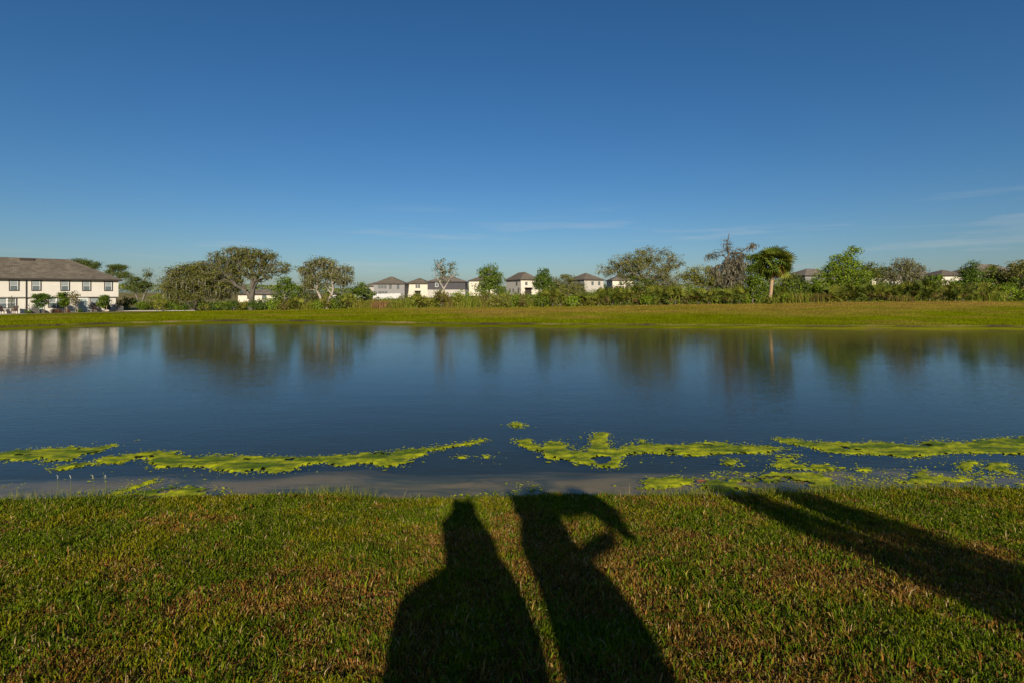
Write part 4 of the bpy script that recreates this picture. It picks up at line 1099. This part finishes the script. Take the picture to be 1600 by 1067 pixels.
algae('longest yellow green algae mat sweeping from left to the middle', [(145, 720), (165, 713), (200, 710), (215, 708), (240, 704), (280, 705), (278, 711), (300, 713), (350, 710), (400, 713), (470, 714), (540, 711), (580, 707), (630, 702), (700, 696), (740, 688), (758, 684), (760, 688), (740, 694), (700, 700), (670, 708), (645, 716), (620, 727), (600, 729), (585, 727), (575, 723), (530, 727), (510, 723), (480, 726), (455, 736), (415, 739), (410, 734), (380, 738), (350, 736), (330, 732), (300, 728), (245, 731), (228, 722), (232, 716), (210, 718), (180, 726), (150, 725)], 3)
algae('small oval algae islet alone out in the open water', ell(806, 664, 11, 5), 4, edge=0.08)
algae('tiny algae fleck below the right tip of the longest mat, left one', ell(721, 714, 8, 2.2), 5, edge=0.04, kx=.02, ky=.03)
algae('tiny algae fleck below the right tip of the longest mat, right one', ell(760, 713, 7, 1.8), 6, edge=0.04, kx=.02, ky=.03)
algae('branching algae mat with a horn pointing out into the pond', [(805, 686), (825, 687), (845, 698), (855, 690), (875, 688), (895, 700), (915, 706), (922, 690), (928, 678), (938, 675), (951, 676), (952, 690), (957, 702), (965, 701), (970, 697), (985, 695), (1003, 686), (1008, 691), (1030, 695), (1060, 696), (1085, 691), (1110, 690), (1150, 693), (1200, 696), (1232, 700), (1200, 709), (1165, 707), (1130, 708), (1090, 713), (1040, 709), (1000, 707), (970, 714), (968, 729), (945, 732), (925, 727), (880, 718), (855, 715), (848, 705), (830, 702), (810, 694)], 7, holes=[[(926, 716), (950, 714), (952, 720), (935, 722)]], yel=0.65)
algae('long band of algae running off the right picture edge', [(1210, 685), (1230, 683), (1270, 689), (1330, 692), (1380, 689), (1400, 692), (1430, 697), (1440, 690), (1460, 688), (1500, 690), (1560, 684), (1600, 682), (1670, 684), (1670, 708), (1600, 710), (1540, 708), (1480, 709), (1420, 715), (1380, 711), (1330, 710), (1290, 706), (1260, 698), (1215, 690)], 8, yel=0.38)
algae('small algae clump under the long right part of the horned mat', ell(1141, 721, 12, 6), 9, edge=0.07, yel=0.8)
algae('yellow algae patch with a pointed right end, above the bank algae', [(1203, 725), (1220, 712), (1250, 710), (1246, 717), (1238, 723), (1260, 727), (1290, 724), (1312, 733), (1290, 737), (1240, 733), (1208, 731)], 10, yel=0.75)
algae('wide algae mass caught against the right hand grass bank', [(1108, 744), (1130, 737), (1180, 741), (1200, 740), (1260, 738), (1300, 741), (1330, 747), (1345, 760), (1340, 768), (1100, 768), (1098, 752)], 11, yel=0.6, edge=0.14, gap=0.53)
algae('round yellow algae patch in the shallows near the right edge', [(1494, 726), (1505, 720), (1524, 720), (1526, 727), (1512, 734), (1520, 745), (1510, 742), (1500, 732)], 12, yel=0.8)
algae('hook shaped yellow algae patch closest to the right edge', [(1538, 726), (1555, 722), (1573, 724), (1568, 730), (1583, 733), (1580, 740), (1562, 741), (1556, 735), (1540, 731)], 13, yel=0.8)
algae('broken algae raft along the right bank', [(1400, 750), (1430, 742), (1440, 732), (1455, 742), (1500, 747), (1530, 738), (1550, 740), (1548, 750), (1500, 752), (1440, 758), (1400, 758)], 14, yel=0.7, edge=0.12)
algae('thin algae streak slanting through the left shallows', [(165, 773), (185, 765), (215, 756), (243, 748), (244, 752), (215, 762), (175, 777)], 15, edge=0.04, kx=.02, ky=.03)
algae('flat algae sheet on the sand beside the left grass bank', [(185, 775), (215, 767), (280, 760), (330, 761), (356, 768), (345, 777), (260, 781), (200, 781)], 16, edge=0.12, yel=0.55, gap=0.55)
algae('thin algae line across the right shallows', [(1335, 733), (1360, 731), (1362, 735), (1340, 736)], 17, edge=0.05, kx=.02, ky=.03, yel=0.8)
algae('ragged algae fringe in the reeds left of the bank algae', [(1015, 750), (1050, 743), (1085, 747), (1082, 758), (1050, 762), (1010, 764), (1008, 756)], 18, edge=0.12, yel=0.8)

# shreds and threads of algae broken off round the mats
def algae_shreds():
    r = np.random.default_rng(99); C = []; 
    for P in ALG:
        for (a, b_) in zip(P, np.roll(P, -1, 0)):
            k = int(np.linalg.norm(b_ - a) * 55) + 1
            t_ = r.random((k, 1)); C.append(a + (b_ - a) * t_ + r.normal(size=(k, 2)) * np.array([0.07, 0.06]) * (1 + 2.5 * (r.random((k, 1)) < 0.12)))
    nx = 2600; xx = r.uniform(-1.0, 10, nx); yy = near_shore(xx) + 0.15 + np.abs(r.normal(size=nx)) * 0.65
    kp_ = fbm(xx * 1.1, yy * 2.6, 4, 77) > 0.50 + 0.12 * (xx < 2.5); C.append(np.stack([xx, yy], 1)[kp_])
    nx = 500; xx = r.uniform(-9, -4.2, nx); yy = near_shore(xx) + 0.1 + np.abs(r.normal(size=nx)) * 0.5
    kp_ = fbm(xx * 1.1, yy * 2.6, 4, 78) > 0.55; C.append(np.stack([xx, yy], 1)[kp_])
    C = np.concatenate(C); n = len(C)
    sz = 0.004 + 0.022 * r.random(n) ** 2.2 * (1 + 1.5 * (r.random(n) < 0.06)); rot = r.normal(size=n) * 0.5
    k = 7; ang = np.linspace(0, 2 * np.pi, k, endpoint=False)
    rr_ = sz[:, None] * r.uniform(0.45, 1.25, (n, k))
    lx = np.cos(ang) * rr_ * 1.7; ly = np.sin(ang) * rr_ * 0.8
    px_ = C[:, :1] + lx * np.cos(rot)[:, None] - ly * np.sin(rot)[:, None]; py_ = C[:, 1:] + lx * np.sin(rot)[:, None] + ly * np.cos(rot)[:, None]
    zz = np.maximum(0.004, 0.0) + 0.006 * r.random((n, k))
    rim = np.stack([px_, py_, zz], -1); mid = np.concatenate([C, np.full((n, 1), 0.016)], 1)[:, None]
    v = np.concatenate([mid, rim], 1).reshape(-1, 3); b = np.arange(n)[:, None, None] * (k + 1)
    tri = np.array([[0, 1 + i, 1 + (i + 1) % k] for i in range(k)])[None]
    f = (b + tri).reshape(-1, 3)
    col = pick([(0.38, 0.41, 0.005), (0.28, 0.32, 0.004), (0.17, 0.22, 0.005)], n, r) * r.uniform(0.8, 1.1, (n, 1))
    o_ = link('algae_shreds', np_mesh('algae_shreds', v, f, np.repeat(col, k + 1, 0)), M_algae); o_['kind'] = 'stuff'
algae_shreds()

# ------------------------------------------------------------------ the lawn under the lens
def lawn_blades(name, n, seed, xr, yr, fov, hmul, cols_fn, wmul=1.0, dens=None):
    r = np.random.default_rng(seed)
    # depth drawn so that blades thin out with distance less than area does
    u = r.random(n * 2); y = yr[0] + (yr[1] - yr[0]) * u ** 0.85
    x = (r.random(n * 2) * 2 - 1) * (y * 1.05 + 1.2)
    s_ = near_shore(x) - y
    ok = (s_ > 0.02 - 0.16 * (fbm(x * 2.2, y * 0.3, 3, 7) - 0.35)) & (np.abs(x) < xr)
    x = x[ok][:n]; y = y[ok][:n]; s_ = s_[ok][:n]; n = len(x)
    z = height(x, y)
    col, hh = cols_fn(x, y, s_, r)
    hh = hh * hmul * r.uniform(0.55, 1.3, n)
    yaw = r.uniform(0, 2 * math.pi, n); lean = r.uniform(0.15, 1.5, n)
    # neighbours lean alike
    sw = 2 * math.pi * fbm(x * 2.5, y * 2.5, 2, 12) * 2
    ld = np.stack([np.cos(sw + r.normal(size=n) * 1.6), np.sin(sw + r.normal(size=n) * 1.6)], 1)
    wd = r.uniform(0.0022, 0.0046, n) * wmul * (0.8 + y * 0.07)
    side = np.stack([np.cos(yaw), np.sin(yaw)], 1) * wd[:, None]
    c = np.stack([x, y], 1)
    m = c + ld * (hh * 0.32 * lean)[:, None]; e_ = c + ld * (hh * 0.85 * lean)[:, None]
    zm = z + hh * 0.62; ze = z + hh * (1.0 - 0.38 * np.clip(lean - 0.3, 0, 1))
    b0 = np.column_stack([c - side, z - 0.01]); b1 = np.column_stack([c + side, z - 0.01])
    m0 = np.column_stack([m - side * 0.9, zm]); m1 = np.column_stack([m + side * 0.9, zm])
    tp = np.column_stack([e_, ze])
    v = np.stack([b0, b1, m0, m1, tp], 1).reshape(-1, 3)
    b = np.arange(n)[:, None] * 5
    f = np.concatenate([b + np.array([[0, 1, 3]]), b + np.array([[0, 3, 2]]), b + np.array([[2, 3, 4]])])
    cv = np.repeat(col, 5, 0)
    o = link(name, np_mesh(name, v, f, cv), M_blade); o['kind'] = 'stuff'
    return o
GRN = np.array([[0.078, 0.118, 0.004], [0.105, 0.140, 0.005], [0.058, 0.095, 0.006], [0.145, 0.165, 0.010]])
DRY = np.array([[0.25, 0.12, 0.026], [0.20, 0.075, 0.015], [0.31, 0.19, 0.06], [0.15, 0.08, 0.015], [0.22, 0.145, 0.022]])
def lawn_cols(x, y, s_, r):
    n = len(x)
    d = 0.95 * fbm(x * 0.8, y * 1.0, 4, 21) + 0.55 * fbm(x * 4.5, y * 4.5, 3, 22) - 0.12 - 0.035 * (y - 3.5) - 0.34 * np.exp(-s_ / 1.1)
    p = smooth(0.30, 0.66, d) * 0.80 + 0.08
    dry = r.random(n) < p
    col = np.where(dry[:, None], DRY[r.integers(0, len(DRY), n)], GRN[r.integers(0, len(GRN), n)])
    yl = smooth(0.45, 0.65, fbm(x * 1.3, y * 1.3, 3, 31))[:, None]
    col = np.where(dry[:, None], col, col * (1 + yl * np.array([0.55, 0.15, 0.0])))
    col = col * r.uniform(0.7, 1.3, (n, 1))
    hh = 0.030 + 0.036 * fbm(x * 1.8, y * 1.8, 3, 23) + 0.05 * np.exp(-s_ / 0.25) * fbm(x * 3, y, 2, 24)
    tuft = smooth(0.60, 0.72, fbm(x * 5.5, y * 5.5, 2, 26)) * (r.random(n) < 0.5)
    hh = np.where(dry, hh * 0.72, hh) * (1 + 0.8 * tuft)
    flat_straw = r.random(n) < 0.05
    col = np.where(flat_straw[:, None], np.array([0.42, 0.30, 0.14]) * r.uniform(0.6, 1.1, (n, 1)), col)
    col = col * (1.25 - 0.5 * (fbm(x * 7, y * 7, 2, 27))[:, None]) * 1.18
    return col, hh
lawn_blades('grass', 540000, 41, 12, (0.9, 8.6), 1, 1.0, lawn_cols)
# longer coarse blades standing out of the turf in loose tufts
def tuft_cols(x, y, s_, r):
    n = len(x)
    col = np.where((r.random(n) < 0.38)[:, None], DRY[r.integers(0, len(DRY), n)] * 1.15, GRN[r.integers(0, len(GRN), n)] * np.array([1.15, 1.25, 1.3]))
    k = fbm(x * 1.6, y * 1.6, 4, 71) + 0.35 * (fbm(x * 9, y * 9, 2, 72) - 0.5)
    hh = np.where(k > 0.58, 0.055 + 0.05 * r.random(n), 0.012)
    return col * r.uniform(0.75, 1.25, (n, 1)), hh
lawn_blades('coarse_grass', 36000, 43, 12, (0.9, 8.5), 1, 1.0, tuft_cols, 1.35)
# broader weed leaves and clover scattered in the turf
def weed_leaves(n, r):
    y = r.uniform(1.4, 8.4, n * 2); x = (r.random(n * 2) * 2 - 1) * (y * 1.05 + 1); cl = fbm(x * 1.4, y * 1.4, 3, 51)
    ok = (cl > 0.57) & (near_shore(x) - y > 0.05); x = x[ok][:n]; y = y[ok][:n]
    return x, y
rw = np.random.default_rng(52)
wx, wy = weed_leaves(5200, rw); nW = len(wx)
wc = np.stack([wx, wy, height(wx, wy) + rw.uniform(0.03, 0.095, nW)], 1)
o = link('clover', quads(wc, rw.uniform(0.012, 0.036, nW), pick([(0.10, 0.155, 0.015), (0.15, 0.19, 0.025), (0.07, 0.115, 0.014)], nW, rw) * rw.uniform(0.7, 1.2, (nW, 1)), rw, 0.6, 0.2, 'clover'), M_blade); o['kind'] = 'stuff'
# coarse tufts on the far bank so its turf has a nap
rf_ = np.random.default_rng(61); n = 70000
fx_ = rf_.uniform(-62, 64, n); fb_ = np.abs(rf_.random(n)) * 24 + 2.3; fy_ = far_shore(fx_) + fb_
kp = (fy_ < np.interp(fx_, CX, CY) + 1.0); fx_, fy_, fb_ = fx_[kp], fy_[kp], fb_[kp]; n = len(fx_)
fz_ = height(fx_, fy_)
cf = bank_colour(np.stack([fx_, fy_, fz_], 1)) * rf_.uniform(0.75, 1.2, (n, 1))
hf = rf_.uniform(0.05, 0.14, n); wf = rf_.uniform(0.03, 0.09, n); yw = rf_.uniform(-0.8, 0.8, n)
dxf = np.stack([np.cos(yw) * wf, np.sin(yw) * wf], 1); cfx = np.stack([fx_, fy_], 1)
v = np.stack([np.column_stack([cfx - dxf, fz_ - 0.02]), np.column_stack([cfx + dxf, fz_ - 0.02]), np.column_stack([cfx + dxf * rf_.uniform(-1, 1, (n, 1)) + rf_.normal(size=(n, 2)) * 0.04, fz_ + hf])], 1).reshape(-1, 3)
o = link('far_grass', np_mesh('far_grass', v, np.arange(n * 3).reshape(n, 3), np.repeat(cf, 3, 0)), M_blade); o['kind'] = 'stuff'

# flowering weeds and reed blades standing at the near water's edge
def flower_stalk(px, py, h_, label, seed):
    r = random.Random(seed); x, Y = on_water(px, py); z = float(height(x, Y)); z = max(z, -0.05)
    root = tag(empty('flowering_weed', (x, Y, z)), label, 'weed', 'white flowering weeds at the water edge')
    MB().tube([(0, 0, -0.02), (0.01, 0, h_ * 0.5), (r.uniform(-.03, .03), 0, h_)], [0.004, 0.004, 0.002], 4).build('stalk', M_leafstalk, root)
    fl = MB()
    for i in range(5):
        a = r.uniform(0, 6.28); p = Vector((0.006 * math.cos(a), 0.006 * math.sin(a), h_ - 0.045 + i * 0.011))
        fl.box(-0.0045, 0.0045, -0.0045, 0.0045, -0.004, 0.004, Matrix.Translation(p) @ Matrix.Rotation(a, 4, 'X'))
    fl.build('flower', M_lightgrey, root)
    for i in range(3):
        a = r.uniform(0, 6.28); L_ = h_ * r.uniform(0.3, 0.5)
        MB().poly([(0, 0, 0.02 * i), (L_ * .5 * math.cos(a) - .006, L_ * .5 * math.sin(a), L_ * .6), (L_ * .5 * math.cos(a) + .006, L_ * .5 * math.sin(a), L_ * .6), (L_ * math.cos(a), L_ * math.sin(a), L_ * .7)], [(0, 1, 2), (1, 3, 2)]).build('leaf', M_leafstalk, root)
M_leafstalk = plain('stalk_green', (0.10, 0.13, 0.03), 0.7)
for i, (px, lab) in enumerate([(90, 'thin white flowering weed at the left water edge, furthest left of four'), (110, 'thin white flowering weed at the left water edge, second of four'),
                               (145, 'thin white flowering weed at the left water edge, third of four'), (165, 'thin white flowering weed at the left water edge, rightmost of four')]):
    flower_stalk(px, 772, 0.33, lab, 40 + i)
def shore_reeds():
    r = np.random.default_rng(71); n = 2600
    cl = r.choice([-7.6, -6.6, -3.0, -2.6, 2.6, 3.1, 3.9, 4.4, 5.1, 5.9, 6.6, 7.3], n); x = cl + r.normal(size=n) * 0.32
    y = near_shore(x) + r.uniform(-0.12, 0.22, n); z = height(x, y)
    hh = r.uniform(0.08, 0.22, n); yaw = r.uniform(0, 6.28, n); ln = r.normal(size=(n, 2)) * 0.07
    side = np.stack([np.cos(yaw), np.sin(yaw)], 1) * 0.0045; c = np.stack([x, y], 1)
    v = np.stack([np.column_stack([c - side, z - 0.01]), np.column_stack([c + side, z - 0.01]), np.column_stack([c + ln, z + hh])], 1).reshape(-1, 3)
    o_ = link('shore_weeds', np_mesh('shore_weeds', v, np.arange(n * 3).reshape(n, 3), np.repeat(pick([(0.20, 0.21, 0.03), (0.12, 0.16, 0.02), (0.28, 0.24, 0.06)], n, r), 3, 0)), M_blade); o_['kind'] = 'stuff'
shore_reeds()
def dead_leaf():
    x, Y = on_water(1097, 757); z = float(height(x, Y)) + 0.05
    me_pts = [(-0.10, 0, 0), (-0.05, 0.035, 0.02), (0.0, 0.04, 0.035), (0.06, 0.03, 0.02), (0.11, 0.0, 0.03), (0.06, -0.035, 0.025), (0, -0.045, 0.03), (-0.05, -0.035, 0.02), (0, 0, 0.0)]
    o_ = MB().poly(me_pts, [(8, i, (i + 1) % 8) for i in range(8)]).build('dead_leaf', plain('dead_leaf_red', (0.16, 0.05, 0.02), 0.7))
    o_.location = (x, Y, max(z, 0.05)); tag(o_, 'reddish brown dead leaf lying in the algae at the bank', 'leaf')
dead_leaf()

# ------------------------------------------------------------------ behind the lens: the people and the twin shrub whose shadows lie on the lawn
M_skin = plain('skin', (0.45, 0.28, 0.20), 0.55)
M_shirt = [plain('shirt_blue', (0.08, 0.12, 0.22), 0.8), plain('shirt_grey', (0.25, 0.25, 0.26), 0.8)]
M_trs = plain('trousers_dark', (0.05, 0.05, 0.07), 0.8)
M_hair = plain('hair_dark', (0.03, 0.02, 0.015), 0.6)
M_cam = plain('camera_black', (0.02, 0.02, 0.02), 0.4)
def skinned(name, joints, edges, mat, parent, sub=1, root_i=0):
    me = bpy.data.meshes.new(name); me.from_pydata([j[0] for j in joints], edges, []); me.update()
    o_ = link(name, me, mat, parent)
    sk = o_.modifiers.new('skin', 'SKIN'); sk.use_smooth_shade = True
    for i, j in enumerate(joints):
        rr = j[1]; me.skin_vertices[0].data[i].radius = rr if isinstance(rr, tuple) else (rr, rr)
    me.skin_vertices[0].data[root_i].use_root = True
    ss = o_.modifiers.new('sub', 'SUBSURF'); ss.levels = sub; ss.render_levels = sub
    return o_
def person(x, y, hgt, label, handL, elbL, handR, elbR, shirt, coat=0.0):
    """faces +Y; hands and elbows in metres relative to the feet (scaled to height)"""
    z0 = float(height(x, y)); root = tag(empty('person', (x, y, z0)), label, 'person')
    k = hgt / 1.75
    def V(a, b, c): return (a * k, b * k, c * k)
    J = [(V(0, 0, 0.98), (0.16, 0.12)), (V(0, 0, 1.15), (0.145, 0.11)), (V(0, 0, 1.32), (0.17, 0.12)), (V(0, 0, 1.45), (0.10, 0.085)), (V(0, 0.01, 1.52), 0.055), (V(0, 0.02, 1.60), (0.075, 0.09)), (V(0, 0.02, 1.70), (0.07, 0.085)),
         (V(-0.19, 0, 1.43), 0.062), elbL, None, (V(0.19, 0, 1.43), 0.062), elbR, None,
         (V(-0.10, 0, 0.90), 0.10), (V(-0.11, 0.01, 0.50), 0.062), (V(-0.12, -0.02, 0.08), 0.042), (V(-0.13, 0.13, 0.035), 0.035),
         (V(0.10, 0, 0.90), 0.10), (V(0.11, 0.01, 0.50), 0.062), (V(0.12, -0.02, 0.08), 0.042), (V(0.13, 0.13, 0.035), 0.035)]
    J[8] = (elbL, 0.042); J[9] = (handL, 0.030); J[11] = (elbR, 0.042); J[12] = (handR, 0.030)
    E = [(0, 1), (1, 2), (2, 3), (3, 4), (4, 5), (5, 6), (3, 7), (7, 8), (8, 9), (3, 10), (10, 11), (11, 12), (0, 13), (13, 14), (14, 15), (15, 16), (0, 17), (17, 18), (18, 19), (19, 20)]
    b = skinned('body', J, E, M_skin, root, 2)
    JS = [(J[i][0], tuple(q + 0.018 + (coat if (i < 3 and n_ == 0) else 0) for n_, q in enumerate(J[i][1] if isinstance(J[i][1], tuple) else (J[i][1],) * 2))) for i in (0, 1, 2, 3, 7, 10)]
    JS += [(tuple((Vector(J[7][0]) * 0.1 + Vector(elbL) * 0.9)), (0.095, 0.08)), (tuple((Vector(J[10][0]) * 0.0 + Vector(elbR) * 1.0)), (0.11, 0.09))]
    skinned('shirt', JS, [(0, 1), (1, 2), (2, 3), (3, 4), (3, 5), (4, 6), (5, 7)], shirt, root)
    JT = [(J[i][0], tuple(q + 0.018 for q in (J[i][1] if isinstance(J[i][1], tuple) else (J[i][1],) * 2))) for i in (0, 13, 14, 15, 17, 18, 19)]
    skinned('trousers', JT, [(0, 1), (1, 2), (2, 3), (0, 4), (4, 5), (5, 6)], M_trs, root)
    skinned('hair', [(V(0, -0.01, 1.60), (0.115, 0.10)), (V(0, -0.005, 1.72), (0.10, 0.09))], [(0, 1)], M_hair, root)
    # hands: palm plus five curled fingers, closed round the grip
    for hnd, s_ in ((handL, 1), (handR, -1)):
        h = Vector(hnd)
        JH = [(tuple(h), 0.028), (tuple(h + Vector((0, 0.01, 0.08))), (0.04, 0.018))]; EH = [(0, 1)]
        for i in range(4):
            bse = h + Vector(((i - 1.5) * 0.019, 0.012, 0.10)); ln = (0.065, 0.075, 0.07, 0.055)[i]
            n0 = len(JH); JH += [(tuple(bse), 0.0095), (tuple(bse + Vector((0, 0.02, ln * 0.5))), 0.009), (tuple(bse + Vector((0, 0.05, ln * 0.65))), 0.008)]
            EH += [(1, n0), (n0, n0 + 1), (n0 + 1, n0 + 2)]
        n0 = len(JH); JH += [(tuple(h + Vector((s_ * 0.045, 0.02, 0.06))), 0.011), (tuple(h + Vector((s_ * 0.06, 0.045, 0.085))), 0.0095)]
        EH += [(0, n0), (n0, n0 + 1)]
        skinned('hand', JH, EH, M_skin, root)
    return root, z0
def shadow_wrap(parent, foot, rows_, depth, mat, seed):  # unseen garment, invented to fill out a person's cast shadow
    """added wide wrap, outline shaped for its shadow: rings (height, left x, right x) in metres, folds from noise"""
    r = np.random.default_rng(seed); n = 28; v = []; f = []
    hs_ = np.linspace(rows_[0][0], rows_[-1][0], 34)
    L_ = np.interp(hs_, [q[0] for q in rows_], [q[1] for q in rows_]); R_ = np.interp(hs_, [q[0] for q in rows_], [q[2] for q in rows_])
    top = rows_[-1][0]
    for h_, l_, r_ in zip(hs_, L_, R_):
        cx_, hw = (l_ + r_) / 2, (r_ - l_) / 2
        for k in range(n):
            a = 2 * math.pi * k / n
            fold = 1 + 0.05 * math.sin(a * 7 + h_ * 3) * min(1, (top - h_) * 2) + 0.10 * (float(fbm(h_ * 7, math.cos(a) * 2 + seed, 3, seed)) - 0.5)
            v.append((cx_ - foot[0] + hw * fold * math.cos(a), min(depth, hw) * fold * math.sin(a), h_))
    for j in range(len(hs_) - 1):
        for k in range(n): f.append((j * n + k, j * n + (k + 1) % n, (j + 1) * n + (k + 1) % n, (j + 1) * n + k))
    v.append(((L_[-1] + R_[-1]) / 2 - foot[0], 0, top + 0.03)); f += [((len(hs_) - 1) * n + k, (len(hs_) - 1) * n + (k + 1) % n, len(v) - 1) for k in range(n)]
    me = bpy.data.meshes.new('shadow_wrap'); me.from_pydata(v, [], f); me.update(); me.polygons.foreach_set('use_smooth', np.ones(len(me.polygons), bool))
    return link('shadow_wrap', me, mat, parent)
pA, zA = person(0.20, -0.42, 1.72, 'person in an added wrap holding a camera overhead, casting the left shadow on the lawn', (-0.22, 0.22, 1.92), (-0.34, 0.10, 1.78), (-0.02, 0.26, 1.92), (0.14, 0.16, 1.72), M_shirt[0], 0.05)
shadow_wrap(pA, (0.20, 0), [(0.45, -0.42, 0.64), (0.95, -0.45, 0.64), (1.12, -0.46, 0.66), (1.25, -0.48, 0.66), (1.34, -0.36, 0.62), (1.40, -0.16, 0.58), (1.47, 0.02, 0.50), (1.54, 0.03, 0.50), (1.64, -0.08, 0.48), (1.74, -0.12, 0.42), (1.82, -0.20, 0.34), (1.90, -0.06, 0.31), (2.06, -0.02, 0.29)], 0.26, M_shirt[0], 3)
ob = tag(empty('photo_camera', (0, -0.14, EYE - 0.05)), 'black camera held overhead by the person casting the left shadow', 'camera')
MB().box(-0.075, 0.075, -0.05, 0.03, -0.05, 0.05).build('camera_body', M_cam, ob)
MB().tube([(0, 0.03, 0), (0, 0.10, 0)], 0.036, 12).build('lens_barrel', M_cam, ob)
MB().box(-0.025, 0.025, -0.04, 0.02, 0.05, 0.075).build('viewfinder', M_cam, ob)
pB, zB = person(1.12, -0.45, 1.84, 'person in an added wrap holding up added cloth, casting the right shadow on the lawn', (-0.17, 0.1, 2.02), (-0.22, 0.06, 1.74), (0.98, 0.05, 2.02), (0.80, 0.02, 1.70), M_shirt[1], 0.05)
shadow_wrap(pB, (1.12, 0), [(0.45, 0.72, 1.46), (1.02, 0.74, 1.48), (1.18, 0.79, 1.55), (1.33, 0.81, 1.55), (1.46, 0.80, 1.46), (1.60, 0.77, 1.40), (1.72, 0.80, 1.42), (1.85, 0.86, 1.42), (1.94, 0.92, 1.36), (1.98, 1.0, 1.28)], 0.26, M_shirt[1], 4)
hz_ = float(height(1.12, -0.45))
# invented cloth, shaped to cast the wide top of the right-hand shadow
def held_shadow_cloth():
    r = np.random.default_rng(17)
    root = tag(empty('shadow_cloth', (1.12, -0.38, hz_ + 1.9)), 'crumpled dark cloth added overhead to shape the right shadow on the lawn', 'shadow_cloth')
    xs_ = np.linspace(-0.28, 1.22, 40)
    up = 0.36 + 0.05 * np.sin(xs_ * 9) + 0.14 * (fbm(xs_ * 6, xs_ * 0, 3, 5) - 0.5) - 0.25 * smooth(1.0, 1.25, xs_)
    lo_ = 0.05 - 0.10 * (fbm(xs_ * 5, xs_ * 0, 3, 8) - 0.5) - 0.20 * np.exp(-((xs_ - 0.98) / 0.14) ** 2) - 0.06 * smooth(0.2, 0.4, xs_) - 0.10 * (xs_ < 0.3)
    v = []; f = []; m = 7
    for x_, u_, l_ in zip(xs_, up, lo_):
        for k in range(m):
            t_ = k / (m - 1); v.append((x_ + r.normal() * 0.006, 0.05 * math.sin(x_ * 11 + t_ * 5) + r.normal() * 0.006, l_ + (u_ - l_) * t_))
    n = len(v); v += [(a, b + 0.02, c) for a, b, c in v]; w_ = len(xs_)
    for i in range(w_ - 1):
        for k in range(m - 1):
            a = i * m + k; f.append((a, a + m, a + m + 1, a + 1)); f.append((n + a, n + a + 1, n + a + m + 1, n + a + m))
    edge = [i * m for i in range(w_)] + [(w_ - 1) * m + k for k in range(1, m)] + [i * m + m - 1 for i in range(w_ - 2, -1, -1)] + [k for k in range(m - 2, 0, -1)]
    for a, b in zip(edge, edge[1:] + edge[:1]): f.append((a, n + a, n + b, b))
    me = bpy.data.meshes.new('cloth'); me.from_pydata(v, [], f); me.update(); link('cloth', me, M_trs, root)
    MB().tube([(0.92, 0.03, 0.10), (0.99, 0.05, -0.10), (0.95, 0.04, -0.26)], [0.11, 0.10, 0.07], 10).build('cloth_tail', M_trs, root, True)
held_shadow_cloth()

def hedge_column(x, y, h_, w_, label, seed, lean=0.0):
    r = np.random.default_rng(seed); z0 = float(height(x, y)); root = tag(empty('columnar_shrub', (x, y, z0)), label, 'shrub', 'narrow shrubs beside the photographer')
    n = 5200; t_ = r.random(n); a = r.uniform(0, 6.28, n); rad = np.sqrt(r.random(n)) * w_ * (0.75 + 0.35 * np.sin(t_ * math.pi)) * (0.6 + 0.8 * fbm(t_ * 9, a * 1.5, 3, seed))
    c = np.stack([rad * np.cos(a) + lean * (t_ * h_ - 1.5), rad * np.sin(a), 0.1 + t_ * h_], 1)
    link('foliage', quads(c, r.uniform(0.05, 0.12, n), pick(MID + DARK, n, r), r, 0.5, 0, 'foliage'), M_leaf, root)['kind'] = 'stuff'
    MB().tube([(-1.5 * lean, 0, -0.1), (lean * (h_ - 1.5), 0, h_)], [0.04, 0.01], 6).build('stem', M_bark_grey, root)
hedge_column(4.84, -1.2, 2.42, 0.39, 'narrow leaning shrub casting the near streak of shadow on the right lawn', 5, -0.36)
hedge_column(5.42, -1.2, 2.40, 0.44, 'upright bushy shrub casting the far streak of shadow on the right lawn', 6, 0.05)
